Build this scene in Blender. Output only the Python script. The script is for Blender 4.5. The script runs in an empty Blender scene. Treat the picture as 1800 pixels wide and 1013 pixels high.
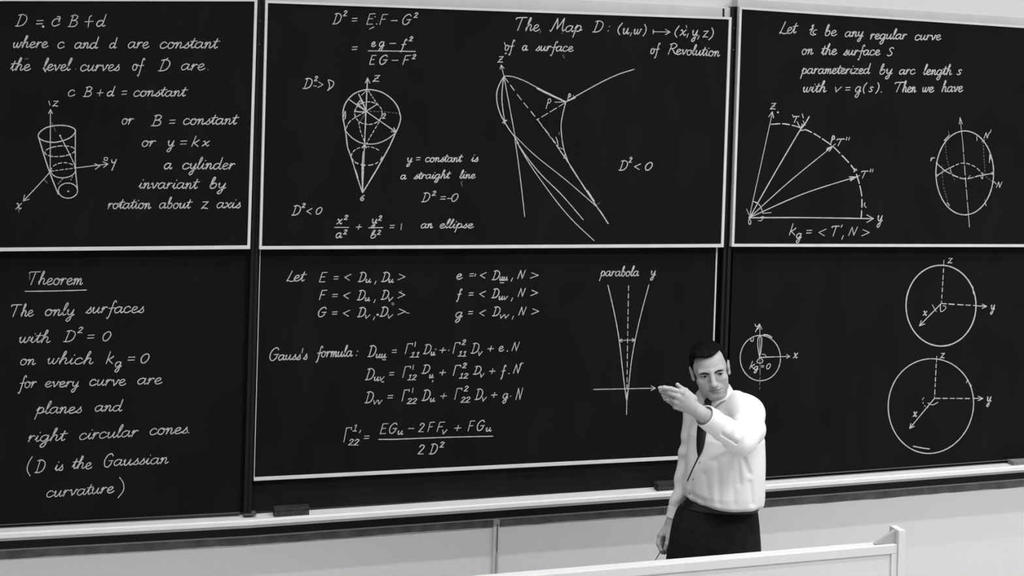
import bpy, bmesh, math, random
import numpy as np
from mathutils import Vector, Matrix
from mathutils.bvhtree import BVHTree

random.seed(7)
scene = bpy.context.scene
COL = scene.collection

# ------------------------------------------------------------------ camera
FOC = 2400.0                      # focal length in pixels of the 1800 x 1013 frame
TH = 0.303713626                  # wall recedes to the right
RHO = 0.0277800992                # slight roll of the hand-held camera
V0 = -337.657398                  # vertical shift (view camera style, no pitch)
CAM = Vector((0.0, -6.11, 2.80))
RV = Vector((math.cos(TH), -math.sin(TH), 0.0))
FV = Vector((math.sin(TH), math.cos(TH), 0.0))
UV = Vector((0.0, 0.0, 1.0))
cam_d = bpy.data.cameras.new('camera')
cam_d.sensor_fit = 'HORIZONTAL'
cam_d.sensor_width = 36.0
cam_d.lens = 36.0 * FOC / 1800.0
cam_d.shift_y = V0 / 1800.0
cam_d.clip_start = 0.05
cam = bpy.data.objects.new('camera', cam_d)
COL.objects.link(cam)
cx_ = math.cos(RHO) * RV + math.sin(RHO) * UV
cy_ = -math.sin(RHO) * RV + math.cos(RHO) * UV
cz_ = -FV
m = Matrix.Identity(4)
for i in range(3):
    m[i][0] = cx_[i]; m[i][1] = cy_[i]; m[i][2] = cz_[i]; m[i][3] = CAM[i]
cam.matrix_world = m
scene.camera = cam

# ------------------------------------------------------------------ world, lights, exposure
world = bpy.data.worlds.new('room_ambient')
scene.world = world
world.use_nodes = True
bg = world.node_tree.nodes['Background']
bg.inputs['Color'].default_value = (1, 1, 1, 1)
bg.inputs['Strength'].default_value = 0.38


def area(name, loc, target, sx, sy, power, spread=180):
    d = bpy.data.lights.new(name, 'AREA')
    d.shape = 'RECTANGLE'
    d.size = sx; d.size_y = sy; d.energy = power
    d.spread = math.radians(spread)      # louvred fittings
    o = bpy.data.objects.new(name, d)
    COL.objects.link(o)
    o.location = loc
    dv = Vector(target) - Vector(loc)
    o.rotation_euler = dv.to_track_quat('-Z', 'Y').to_euler()
    return o


# rows of ceiling strip lights that run along the board wall
area('ceiling_light_row_front', (4.6, -6.2, 6.6), (4.6, -6.2, 0), 10.0, 0.16, 580)
area('ceiling_light_row_middle', (4.2, -3.0, 6.6), (4.2, -3.0, 0), 11.0, 0.14, 140, 95)
area('ceiling_light_row_board', (4.6, -2.0, 6.6), (4.6, -2.0, 0), 9.0, 0.10, 50, 95)
# unseen soft fill added on the right to brighten the man and wall
area('right_fill_light', (13.0, -6.5, 3.6), (2.4, -0.9, 1.4), 4.5, 3.0, 90)

scene.view_settings.view_transform = 'Standard'
scene.view_settings.look = 'None'
scene.view_settings.exposure = 0.0
scene.view_settings.gamma = 1.0
scene.view_settings.use_curve_mapping = False


# ------------------------------------------------------------------ pixel rays (survey of the photograph)
def ray(px, py):
    a = (px - 900.0) / FOC
    b = -(py - 506.5 - V0) / FOC
    h = a * math.cos(RHO) - b * math.sin(RHO)
    w = a * math.sin(RHO) + b * math.cos(RHO)
    return FV + h * RV + w * UV


def onwall(px, py, off=0.0):
    d = ray(px, py)
    t = (-off - CAM.y) / d.y
    return CAM + d * t


def atdepth(px, py, dep):
    return CAM + ray(px, py) * dep


# ------------------------------------------------------------------ materials
def mat(name, v, rough=0.8, spec=0.2, noise=0.0, nscale=60.0, bump=0.0, bscale=None, metallic=0.0, detail=4.0):
    mm = bpy.data.materials.new(name)
    mm.use_nodes = True
    nt = mm.node_tree
    b = nt.nodes['Principled BSDF']
    b.inputs['Base Color'].default_value = (v, v, v, 1)
    b.inputs['Roughness'].default_value = rough
    b.inputs['Metallic'].default_value = metallic
    b.inputs['Specular IOR Level'].default_value = spec
    if noise > 0 or bump > 0:
        tc = nt.nodes.new('ShaderNodeTexCoord')
        n = nt.nodes.new('ShaderNodeTexNoise')
        n.inputs['Scale'].default_value = nscale
        n.inputs['Detail'].default_value = detail
        nt.links.new(tc.outputs['Object'], n.inputs['Vector'])
        if noise > 0:
            r = nt.nodes.new('ShaderNodeMapRange')
            r.inputs['From Min'].default_value = 0.3
            r.inputs['From Max'].default_value = 0.7
            r.inputs['To Min'].default_value = v * (1 - noise)
            r.inputs['To Max'].default_value = v * (1 + noise)
            nt.links.new(n.outputs['Fac'], r.inputs['Value'])
            nt.links.new(r.outputs['Result'], b.inputs['Base Color'])
        if bump > 0:
            n2 = n
            if bscale:
                n2 = nt.nodes.new('ShaderNodeTexNoise')
                n2.inputs['Scale'].default_value = bscale
                n2.inputs['Detail'].default_value = 3
                nt.links.new(tc.outputs['Object'], n2.inputs['Vector'])
            bp = nt.nodes.new('ShaderNodeBump')
            bp.inputs['Strength'].default_value = bump
            bp.inputs['Distance'].default_value = 0.004
            nt.links.new(n2.outputs['Fac'], bp.inputs['Height'])
            nt.links.new(bp.outputs['Normal'], b.inputs['Normal'])
    return mm


M = {}
M['wall'] = mat('painted_plaster', 0.66, 0.9, 0.1, noise=0.035, nscale=170, bump=0.25, bscale=220)
M['trim'] = mat('painted_wood_trim', 0.56, 0.6, 0.2, noise=0.05, nscale=9)
M['floor'] = mat('floor_linoleum', 0.42, 0.5, 0.3, noise=0.05, nscale=14)
M['ceil'] = mat('ceiling_paint', 0.7, 0.9, 0.1)


def slate_mat():
    mm = mat('slate_black', 0.011, 0.8, 0.06)
    nt = mm.node_tree
    b = nt.nodes['Principled BSDF']
    tc = nt.nodes.new('ShaderNodeTexCoord')
    n1 = nt.nodes.new('ShaderNodeTexNoise'); n1.inputs['Scale'].default_value = 2.2; n1.inputs['Detail'].default_value = 5
    mp = nt.nodes.new('ShaderNodeMapping'); mp.inputs['Scale'].default_value = (3, 3, 1.2)
    n2 = nt.nodes.new('ShaderNodeTexNoise'); n2.inputs['Scale'].default_value = 240; n2.inputs['Detail'].default_value = 2
    nt.links.new(tc.outputs['Object'], mp.inputs['Vector'])
    nt.links.new(mp.outputs['Vector'], n1.inputs['Vector'])
    nt.links.new(tc.outputs['Object'], n2.inputs['Vector'])
    a = nt.nodes.new('ShaderNodeMath'); a.operation = 'MULTIPLY'
    nt.links.new(n1.outputs['Fac'], a.inputs[0]); nt.links.new(n2.outputs['Fac'], a.inputs[1])
    r = nt.nodes.new('ShaderNodeMapRange')
    r.inputs['From Min'].default_value = 0.1; r.inputs['From Max'].default_value = 0.42
    r.inputs['To Min'].default_value = 0.0050; r.inputs['To Max'].default_value = 0.0092
    nt.links.new(a.outputs[0], r.inputs['Value'])
    nt.links.new(r.outputs['Result'], b.inputs['Base Color'])
    return mm


M['slate'] = slate_mat()
M['backing'] = mat('backing_black', 0.006, 0.7, 0.15, noise=0.3, nscale=6)
M['rail'] = mat('aluminium_rail', 0.62, 0.5, 0.3, noise=0.06, nscale=14)
M['post'] = mat('black_track_paint', 0.007, 0.45, 0.25)
M['steel'] = mat('dull_steel', 0.25, 0.4, 0.4)
M['tray'] = mat('tray_enamel', 0.74, 0.5, 0.25, noise=0.03, nscale=12)
M['fascia'] = mat('fascia_black', 0.013, 0.6, 0.2)
M['moulding'] = mat('moulding_grey', 0.28, 0.6, 0.2)
M['chalk'] = mat('chalk', 0.48, 1.0, 0.0, noise=0.22, nscale=130)
M['chalk_faint'] = mat('chalk_faint', 0.16, 1.0, 0.0, noise=0.4, nscale=130)
M['felt'] = mat('eraser_felt', 0.05, 1.0, 0.0, noise=0.4, nscale=90, bump=0.5)
M['eraser_wood'] = mat('eraser_back', 0.035, 0.7, 0.2, noise=0.3, nscale=40)
M['felt_pale'] = mat('eraser_felt_chalky', 0.22, 1.0, 0.0, noise=0.3, nscale=90)
M['bench'] = mat('bench_enamel', 0.60, 0.6, 0.2, noise=0.015, nscale=8)
M['cable'] = mat('cable_grey', 0.12, 0.6, 0.2)
M['channel'] = mat('channel_paint', 0.62, 0.7, 0.2)


# ------------------------------------------------------------------ mesh helpers
def link(name, me, material=None, parent=None, smooth=False):
    o = bpy.data.objects.new(name, me)
    COL.objects.link(o)
    if material is not None:
        me.materials.append(material)
    if parent is not None:
        o.parent = parent
    if smooth:
        me.polygons.foreach_set('use_smooth', [True] * len(me.polygons))
    return o


def tag(o, label=None, cat=None, group=None, kind=None):
    if label: o['label'] = label
    if cat: o['category'] = cat
    if group: o['group'] = group
    if kind: o['kind'] = kind
    return o


def empty(name, loc):
    o = bpy.data.objects.new(name, None)
    COL.objects.link(o)
    o.location = loc
    o.empty_display_size = 0.05
    return o


def hexa(name, f4, b4, material, parent=None, bevel=0.0):
    """six-sided block from its four front and four back corners (world points)"""
    org = Vector(parent.location) if parent is not None else Vector((0, 0, 0))
    bm = bmesh.new()
    f = [bm.verts.new(Vector(p) - org) for p in f4]
    b = [bm.verts.new(Vector(p) - org) for p in b4]
    bm.faces.new(f)
    bm.faces.new(b[::-1])
    for i in range(4):
        j = (i + 1) % 4
        bm.faces.new([f[j], f[i], b[i], b[j]])
    bmesh.ops.recalc_face_normals(bm, faces=bm.faces)
    if bevel > 0:
        bmesh.ops.bevel(bm, geom=bm.edges[:], offset=bevel, segments=2, affect='EDGES', profile=0.6)
    me = bpy.data.meshes.new(name)
    bm.to_mesh(me); bm.free()
    return link(name, me, material, parent)


def slab(name, quad, off0, off1, material, parent=None, bevel=0.0, ref=None):
    """block lying on the board wall: corners surveyed on the plane 'off1' in front of the wall, thickness back to off0"""
    f = [onwall(px, py, off1 if ref is None else ref) for px, py in quad]
    f = [Vector((p.x, -off1, p.z)) for p in f]
    b = [Vector((p.x, -off0, p.z)) for p in f]
    return hexa(name, f, b, material, parent, bevel)


def box(name, lo, hi, material, parent=None, bevel=0.0):
    x0, y0, z0 = lo; x1, y1, z1 = hi
    f = [(x0, y0, z0), (x1, y0, z0), (x1, y0, z1), (x0, y0, z1)]
    b = [(x0, y1, z0), (x1, y1, z0), (x1, y1, z1), (x0, y1, z1)]
    return hexa(name, f, b, material, parent, bevel)


def tube(name, pts, rad, material, parent=None, seg=10):
    org = Vector(parent.location) if parent is not None else Vector((0, 0, 0))
    pts = [Vector(p) - org for p in pts]
    rads = rad if isinstance(rad, (list, tuple)) else [rad] * len(pts)
    bm = bmesh.new()
    rings = []
    for i, p in enumerate(pts):
        d = (pts[min(i + 1, len(pts) - 1)] - pts[max(i - 1, 0)]).normalized()
        u = d.orthogonal().normalized() if i == 0 else (u - d * u.dot(d)).normalized()
        v = d.cross(u)
        rings.append([bm.verts.new(p + (u * math.cos(2 * math.pi * k / seg) + v * math.sin(2 * math.pi * k / seg)) * rads[i]) for k in range(seg)])
    for a, b in zip(rings, rings[1:]):
        for k in range(seg):
            bm.faces.new([a[k], a[(k + 1) % seg], b[(k + 1) % seg], b[k]])
    bm.faces.new(rings[0][::-1]); bm.faces.new(rings[-1])
    bmesh.ops.recalc_face_normals(bm, faces=bm.faces)
    me = bpy.data.meshes.new(name)
    bm.to_mesh(me); bm.free()
    return link(name, me, material, parent, smooth=True)


# ------------------------------------------------------------------ setting
def structure(o, label):
    return tag(o, label, None, None, 'structure')


XL, XR = -4.2, 7.2
M['ragged'] = mat('ragged_wall_strip', 0.17, 0.95, 0.05, noise=0.3, nscale=14)
M['gusset'] = mat('gusset_grey', 0.34, 0.7, 0.2)
M['darkrail'] = mat('darkened_rail', 0.10, 0.5, 0.2)
structure(box('wall_back', (XL, 0.0, 0.0), (XR, 0.2, 4.6), M['wall']), 'pale plastered wall behind the boards, shadowed under the chalk tray')
structure(box('floor', (XL, -7.5, -0.1), (XR, 0.2, 0.0), M['floor']), 'floor of the lecture room below the boards')

# pale wooden trim above the boards, in two lengths
structure(slab('trim_1', [(430, -31), (1284, 13.5), (1284, 40), (430, 25)], 0.0, 0.06, M['trim'], bevel=0.002), 'pale wooden trim above the middle board')
structure(slab('trim_2', [(1297, -2.5), (2060, 48), (2060, 75), (1297, 30)], 0.0, 0.062, M['trim'], bevel=0.002), 'pale wooden trim above the right board')
j = slab('trim_joint', [(1270.5, 15), (1273.5, 15), (1273.5, 29.5), (1270.5, 29.5)], 0.055, 0.0625, M['post'])
j.name = 'trim_3'
structure(j, 'narrow dark gap in the trim beside the right track post')

# dark backing panel that runs behind all sliding boards
bk = slab('backing_panel', [(-380, 10), (2055, 75), (2055, 799), (-380, 952)], 0.0008, 0.03, M['backing'])
tag(bk, 'black backing panel seen below the middle lower board', 'panel')

# ------------------------------------------------------------------ boards
def lerp(p, q, t):
    return (p[0] + (q[0] - p[0]) * t, p[1] + (q[1] - p[1]) * t)


BOARDS = {}


def board(key, quad, off, label, rails, name='sliding_chalkboard', brail='rail'):
    """quad = TL TR BR BL pixel corners of the outer edge; rails = dict side -> width in pixels"""
    TL, TR, BR, BL = quad
    base = onwall(0.5 * (BL[0] + BR[0]), 0.5 * (BL[1] + BR[1]), off)
    root = empty(name, base)
    tag(root, label, 'chalkboard', 'boards of the blackboard wall')
    slab('slate_panel', quad, off - 0.018, off, M['slate'], root)
    wl, wr, wt, wb = rails.get('l', 0), rails.get('r', 0), rails.get('t', 0), rails.get('b', 0)
    pr = off + 0.006
    if wl:
        slab('side_rail', [TL, (TL[0] + wl, TL[1]), (BL[0] + wl, BL[1]), BL], off - 0.02, pr, M['rail'], root, 0.0012)
    if wr:
        slab('side_rail', [(TR[0] - wr, TR[1]), TR, BR, (BR[0] - wr, BR[1])], off - 0.02, pr, M['rail'], root, 0.0012)
    if wt:
        slab('top_rail', [TL, TR, (TR[0], TR[1] + wt), (TL[0], TL[1] + wt)], off - 0.02, pr + 0.001, M['rail'], root, 0.0012)
    if wb:
        slab('bottom_rail', [(BL[0], BL[1] - wb), (BR[0], BR[1] - wb), BR, BL], off - 0.02, pr + 0.002, M[brail], root, 0.0014 if brail == 'rail' else 0.0004)
    BOARDS[key] = (root, off)
    return root


UO, LO = 0.098, 0.056
board('UL', [(-370, -3.5), (452.8, -2.5), (439.8, 438.2), (-370, 445.5)], UO,
      'upper left blackboard with white chalk notes and a tilted cylinder sketch', dict(l=5, r=5.2, t=5, b=6.4))
board('UC', [(466.6, 1.0), (1286.3, 30.2), (1272.2, 435.0), (455.7, 438.8)], UO,
      'large upper middle blackboard with equations and a teardrop sketch', dict(l=4.6, r=4.6, t=4.2, b=5.8))
board('UR', [(1300.2, 12.0), (2050, 62.0), (2050, 435.0), (1286.4, 434.0)], UO,
      'upper right blackboard with fan of arrows and ellipse sketch', dict(l=4.2, r=4.2, t=4.0, b=5.0))
board('LL', [(-370, 428), (432.0, 424), (422.0, 902.5), (-370, 943.5)], LO,
      'lower left blackboard headed Theorem, resting right above the tray', dict(l=3, b=1.1), brail='darkrail')
board('LC', [(457.3, 424), (1262.0, 424), (1249.0, 805.8), (446.0, 846.0)], LO,
      'lower middle blackboard with a list of formulas and a narrow parabola', dict(l=1.3, r=2.3, t=4, b=6.0))
board('LR', [(1289.5, 424), (2050, 424), (2050, 790.0), (1275.0, 845.9)], LO,
      'lower right blackboard with two large chalk circles', dict(r=3, b=1.2), brail='darkrail')

# upper board back lips: a thin dark rail under each upper board
# ------------------------------------------------------------------ track posts
def post(p_top, p_bot, wt, wb, label):
    base = onwall(p_bot[0], p_bot[1], 0.1)
    root = empty('track_post', base)
    tag(root, label, 'post', 'black track posts between the boards')
    q = [(p_top[0], p_top[1]), (p_top[0] + wt, p_top[1]), (p_bot[0] + wb, p_bot[1]), (p_bot[0], p_bot[1])]
    slab('post_channel', q, 0.0305, 0.066, M['post'], root, 0.002)
    for a, b2 in ((0.08, 0.30), (0.62, 0.84)):
        qq = [lerp(q[0], q[1], a), lerp(q[0], q[1], b2), lerp(q[3], q[2], b2), lerp(q[3], q[2], a)]
        slab('guide_rib', qq, 0.066, 0.076, M['post'], root, 0.001)
    # foot bracket on the tray
    x, y = p_bot
    slab('foot_bracket', [(x + 1, y - 1.6), (x + wb + 9, y - 2.4), (x + wb + 9, y - 1.0), (x + 1, y - 0.2)], 0.0305, 0.088, M['darkrail'], root)
    for t in (0.045, 0.09):
        c = lerp(lerp(q[0], q[3], t), lerp(q[1], q[2], t), 0.45)
        slab('rivet', [(c[0] - .8, c[1] - .8), (c[0] + .8, c[1] - .8), (c[0] + .8, c[1] + .8), (c[0] - .8, c[1] + .8)], 0.066, 0.069, M['steel'], root)
    return root


post((452.9, -4), (427.5, 907), 13.4, 14.5, 'black vertical track post between left and middle boards')
post((1285.5, 11.5), (1256.5, 853), 14.6, 14.8, 'black vertical track post right of the middle boards')

# ------------------------------------------------------------------ chalk tray in three lengths
def tray(p0, p1, label, fd=-0.083):
    a = onwall(p0[0], p0[1], 0.03); b = onwall(p1[0], p1[1], 0.03)
    root = empty('chalk_tray', (a + b) / 2)
    tag(root, label, 'chalk tray', 'lengths of the white chalk tray')

    def prof(name, pts, material, bev=0.0):
        # pts: profile (distance from wall, dz) extruded from a to b
        bm = bmesh.new(); rows = []
        for q in (a, b):
            rows.append([bm.verts.new(Vector((q.x, -o, q.z + dz)) - root.location) for o, dz in pts])
        n = len(pts)
        for i in range(n):
            jn = (i + 1) % n
            bm.faces.new([rows[0][i], rows[0][jn], rows[1][jn], rows[1][i]])
        bm.faces.new(rows[0][::-1]); bm.faces.new(rows[1])
        bmesh.ops.recalc_face_normals(bm, faces=bm.faces)
        if bev: bmesh.ops.bevel(bm, geom=bm.edges[:], offset=bev, segments=2, affect='EDGES')
        me = bpy.data.meshes.new(name); bm.to_mesh(me); bm.free()
        return link(name, me, material, root)
    prof('tray_shelf', [(0.0312, 0.0), (0.112, -0.001), (0.112, -0.012), (0.0312, -0.012)], M['tray'], 0.001)
    prof('tray_lip', [(0.1121, 0.004), (0.126, 0.004), (0.130, -0.002), (0.130, -0.018), (0.126, -0.022), (0.1121, -0.022)], M['tray'])
    prof('lip_underside', [(0.100, -0.0221), (0.127, -0.0221), (0.127, -0.031), (0.100, -0.031)], M['moulding'])
    prof('fascia', [(0.0312, -0.0122), (0.07, -0.0122), (0.07, fd), (0.0312, fd)], M['fascia'])
    prof('moulding', [(0.0312, fd - .0002), (0.066, fd - .0002), (0.066, fd - .0075), (0.0312, fd - .0075)], M['moulding'])
    return root


tray((-375, 944.9), (434, 904.3), 'left length of white chalk tray below the Theorem board')
tray((434, 904.3), (1268, 848.8), 'middle length of white chalk tray with erasers on it')
tray((1268, 848.8), (2055, 791.2), 'right length of white chalk tray behind the man')


# darker strip of wall under the tray, with an uneven lower edge
def ragged_strip(name, p0, p1, label):
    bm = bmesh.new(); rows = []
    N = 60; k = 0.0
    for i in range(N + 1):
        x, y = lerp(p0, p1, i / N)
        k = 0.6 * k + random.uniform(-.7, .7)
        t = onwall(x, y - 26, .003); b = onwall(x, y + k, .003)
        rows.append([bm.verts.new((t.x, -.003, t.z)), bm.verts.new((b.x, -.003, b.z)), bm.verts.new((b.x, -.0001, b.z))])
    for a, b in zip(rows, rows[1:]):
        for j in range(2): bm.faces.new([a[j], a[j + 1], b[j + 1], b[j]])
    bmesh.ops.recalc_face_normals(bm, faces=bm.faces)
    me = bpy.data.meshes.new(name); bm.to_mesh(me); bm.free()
    structure(link(name, me, M['ragged']), label)


ragged_strip('trim_4', (-375, 1007), (434, 958), 'dark bare strip of wall under the left tray length')
ragged_strip('trim_5', (434.3, 958), (1268, 897.5), 'dark bare strip of wall under the middle tray length')
ragged_strip('trim_6', (1268.3, 900), (2055, 834.5), 'dark bare strip of wall under the right tray length')


def trayz(px, py):
    return onwall(px, py, 0.03).z


def eraser(px, py_back, w, label, felt, pale=False):
    """px = left pixel of the eraser; py_back = pixel row of the tray's back edge there"""
    a = onwall(px, py_back, 0.03)
    z0 = a.z + 0.0016
    root = empty('chalk_eraser', (a.x + w / 2, -0.082, z0))
    tag(root, label, 'eraser', 'erasers on the chalk tray')
    hgt = 0.036 if not pale else 0.02
    sl = -0.024
    def bx(name, z_a, z_b, y0, y1, material, bev):
        f = [(a.x, -y1, z0 + z_a), (a.x + w, -y1, z0 + z_a + sl * w * 0 ), (a.x + w, -y1, z0 + z_b), (a.x, -y1, z0 + z_b)]
        b = [(p[0], -y0, p[2]) for p in f]
        hexa(name, f, b, material, root, bev)
    bx('felt_pad', 0.0, hgt * 0.72, 0.058, 0.108, felt, 0.002)
    bx('wooden_back', hgt * 0.72 + 0.0002, hgt, 0.056, 0.110, M['eraser_wood'] if not pale else M['felt_pale'], 0.002)
    return root


eraser(478.5, 901.3, 0.152, 'dark felt eraser on tray beside the left track post', M['felt'])
eraser(1145.5, 857.0, 0.152, 'dark felt eraser on tray right beside the man', M['felt'])
eraser(1765, 812.4, 0.152, 'grey chalky eraser on tray below the two large circles', M['felt_pale'], True)

# wall channel and cable under the tray
def wall_channel():
    a = onwall(868, 918, 0.012)
    b = onwall(878.5, 918, 0.012)
    root = empty('wall_conduit', (0.5 * (a.x + b.x), -0.006, 0.0))
    tag(root, 'narrow vertical conduit with cable on wall below the tray', 'conduit')
    box('channel', (a.x, -0.012, 0.0), (b.x, 0.0, a.z + 0.012), M['channel'], root, 0.002)
    cxm = a.x + (b.x - a.x) * 0.62
    zc = onwall(874.5, 972, 0.02).z
    tube('cable', [(cxm, -0.016, 0.0), (cxm, -0.016, a.z - 0.01)], 0.0028, M['cable'], root)
    tube('cable_sleeve', [(cxm, -0.0175, 0.0), (cxm, -0.0175, zc)], 0.0055, M['moulding'], root)


wall_channel()

# ------------------------------------------------------------------ lecture bench in front
def bench():
    BY = 1.33
    pL, pR = (640, 1027.8), (1579, 949.3)
    a = onwall(pL[0], pL[1], BY); b = onwall(pR[0], pR[1], BY)
    FY = BY + 0.052
    root = empty('lecture_bench', (0.5 * (a.x + b.x), -(BY + 0.03), 0.0))
    tag(root, 'long white lecture bench in front of the man', 'bench')
    CH = 0.036
    def strip(name, y0, y1, dz0, dz1, xa, xb, material, bev=0.0):
        za = lambda x: a.z + (b.z - a.z) * (x - a.x) / (b.x - a.x)
        lo = lambda x: 0.0 if dz0 is None else za(x) - dz0
        f = [Vector((xa, -y1, lo(xa))), Vector((xb, -y1, lo(xb))), Vector((xb, -y1, za(xb) - dz1)), Vector((xa, -y1, za(xa) - dz1))]
        k = [Vector((p.x, -y0, p.z)) for p in f]
        return hexa(name, f, k, material, root, bev)
    x0 = onwall(1578, 960, FY).x; x1 = onwall(1589.5, 960, FY).x
    strip('bench_top', BY, FY, CH, 0.0, a.x, x0 - 0.001, M['bench'], 0.003)
    xs = onwall(1567.5, 975, FY).x
    strip('front_panel', BY + 0.008, FY - 0.007, None, CH + 0.0005, a.x, xs - 0.001, M['bench'])
    strip('end_stile', BY + 0.008, FY - 0.0005, None, CH + 0.0005, xs, x0 - 0.001, M['bench'], 0.001)
    # end post and its gusset
    zt2 = onwall(1584, 932.0, FY).z
    box('end_post', (x0, -FY - 0.006, 0.0), (x1, -BY + 0.01, zt2), M['bench'], root, 0.003)
    xg = onwall(1537, 952, FY - 0.02).x
    bm = bmesh.new()
    zb = b.z + 0.0006
    tri = [(xg, zb + 0.002), (x0 - 0.0005, zb - 0.001), (x0 - 0.0005, zt2 - 0.004)]
    vs = []
    for yy in (-FY + 0.014, -FY + 0.03):
        vs.append([bm.verts.new(Vector((x, yy, z)) - root.location) for x, z in tri])
    bm.faces.new(vs[0]); bm.faces.new(vs[1][::-1])
    for i in range(3):
        bm.faces.new([vs[0][i], vs[1][i], vs[1][(i + 1) % 3], vs[0][(i + 1) % 3]])
    bmesh.ops.recalc_face_normals(bm, faces=bm.faces)
    me = bpy.data.meshes.new('gusset'); bm.to_mesh(me); bm.free()
    link('gusset', me, M['gusset'], root)


bench()
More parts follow.
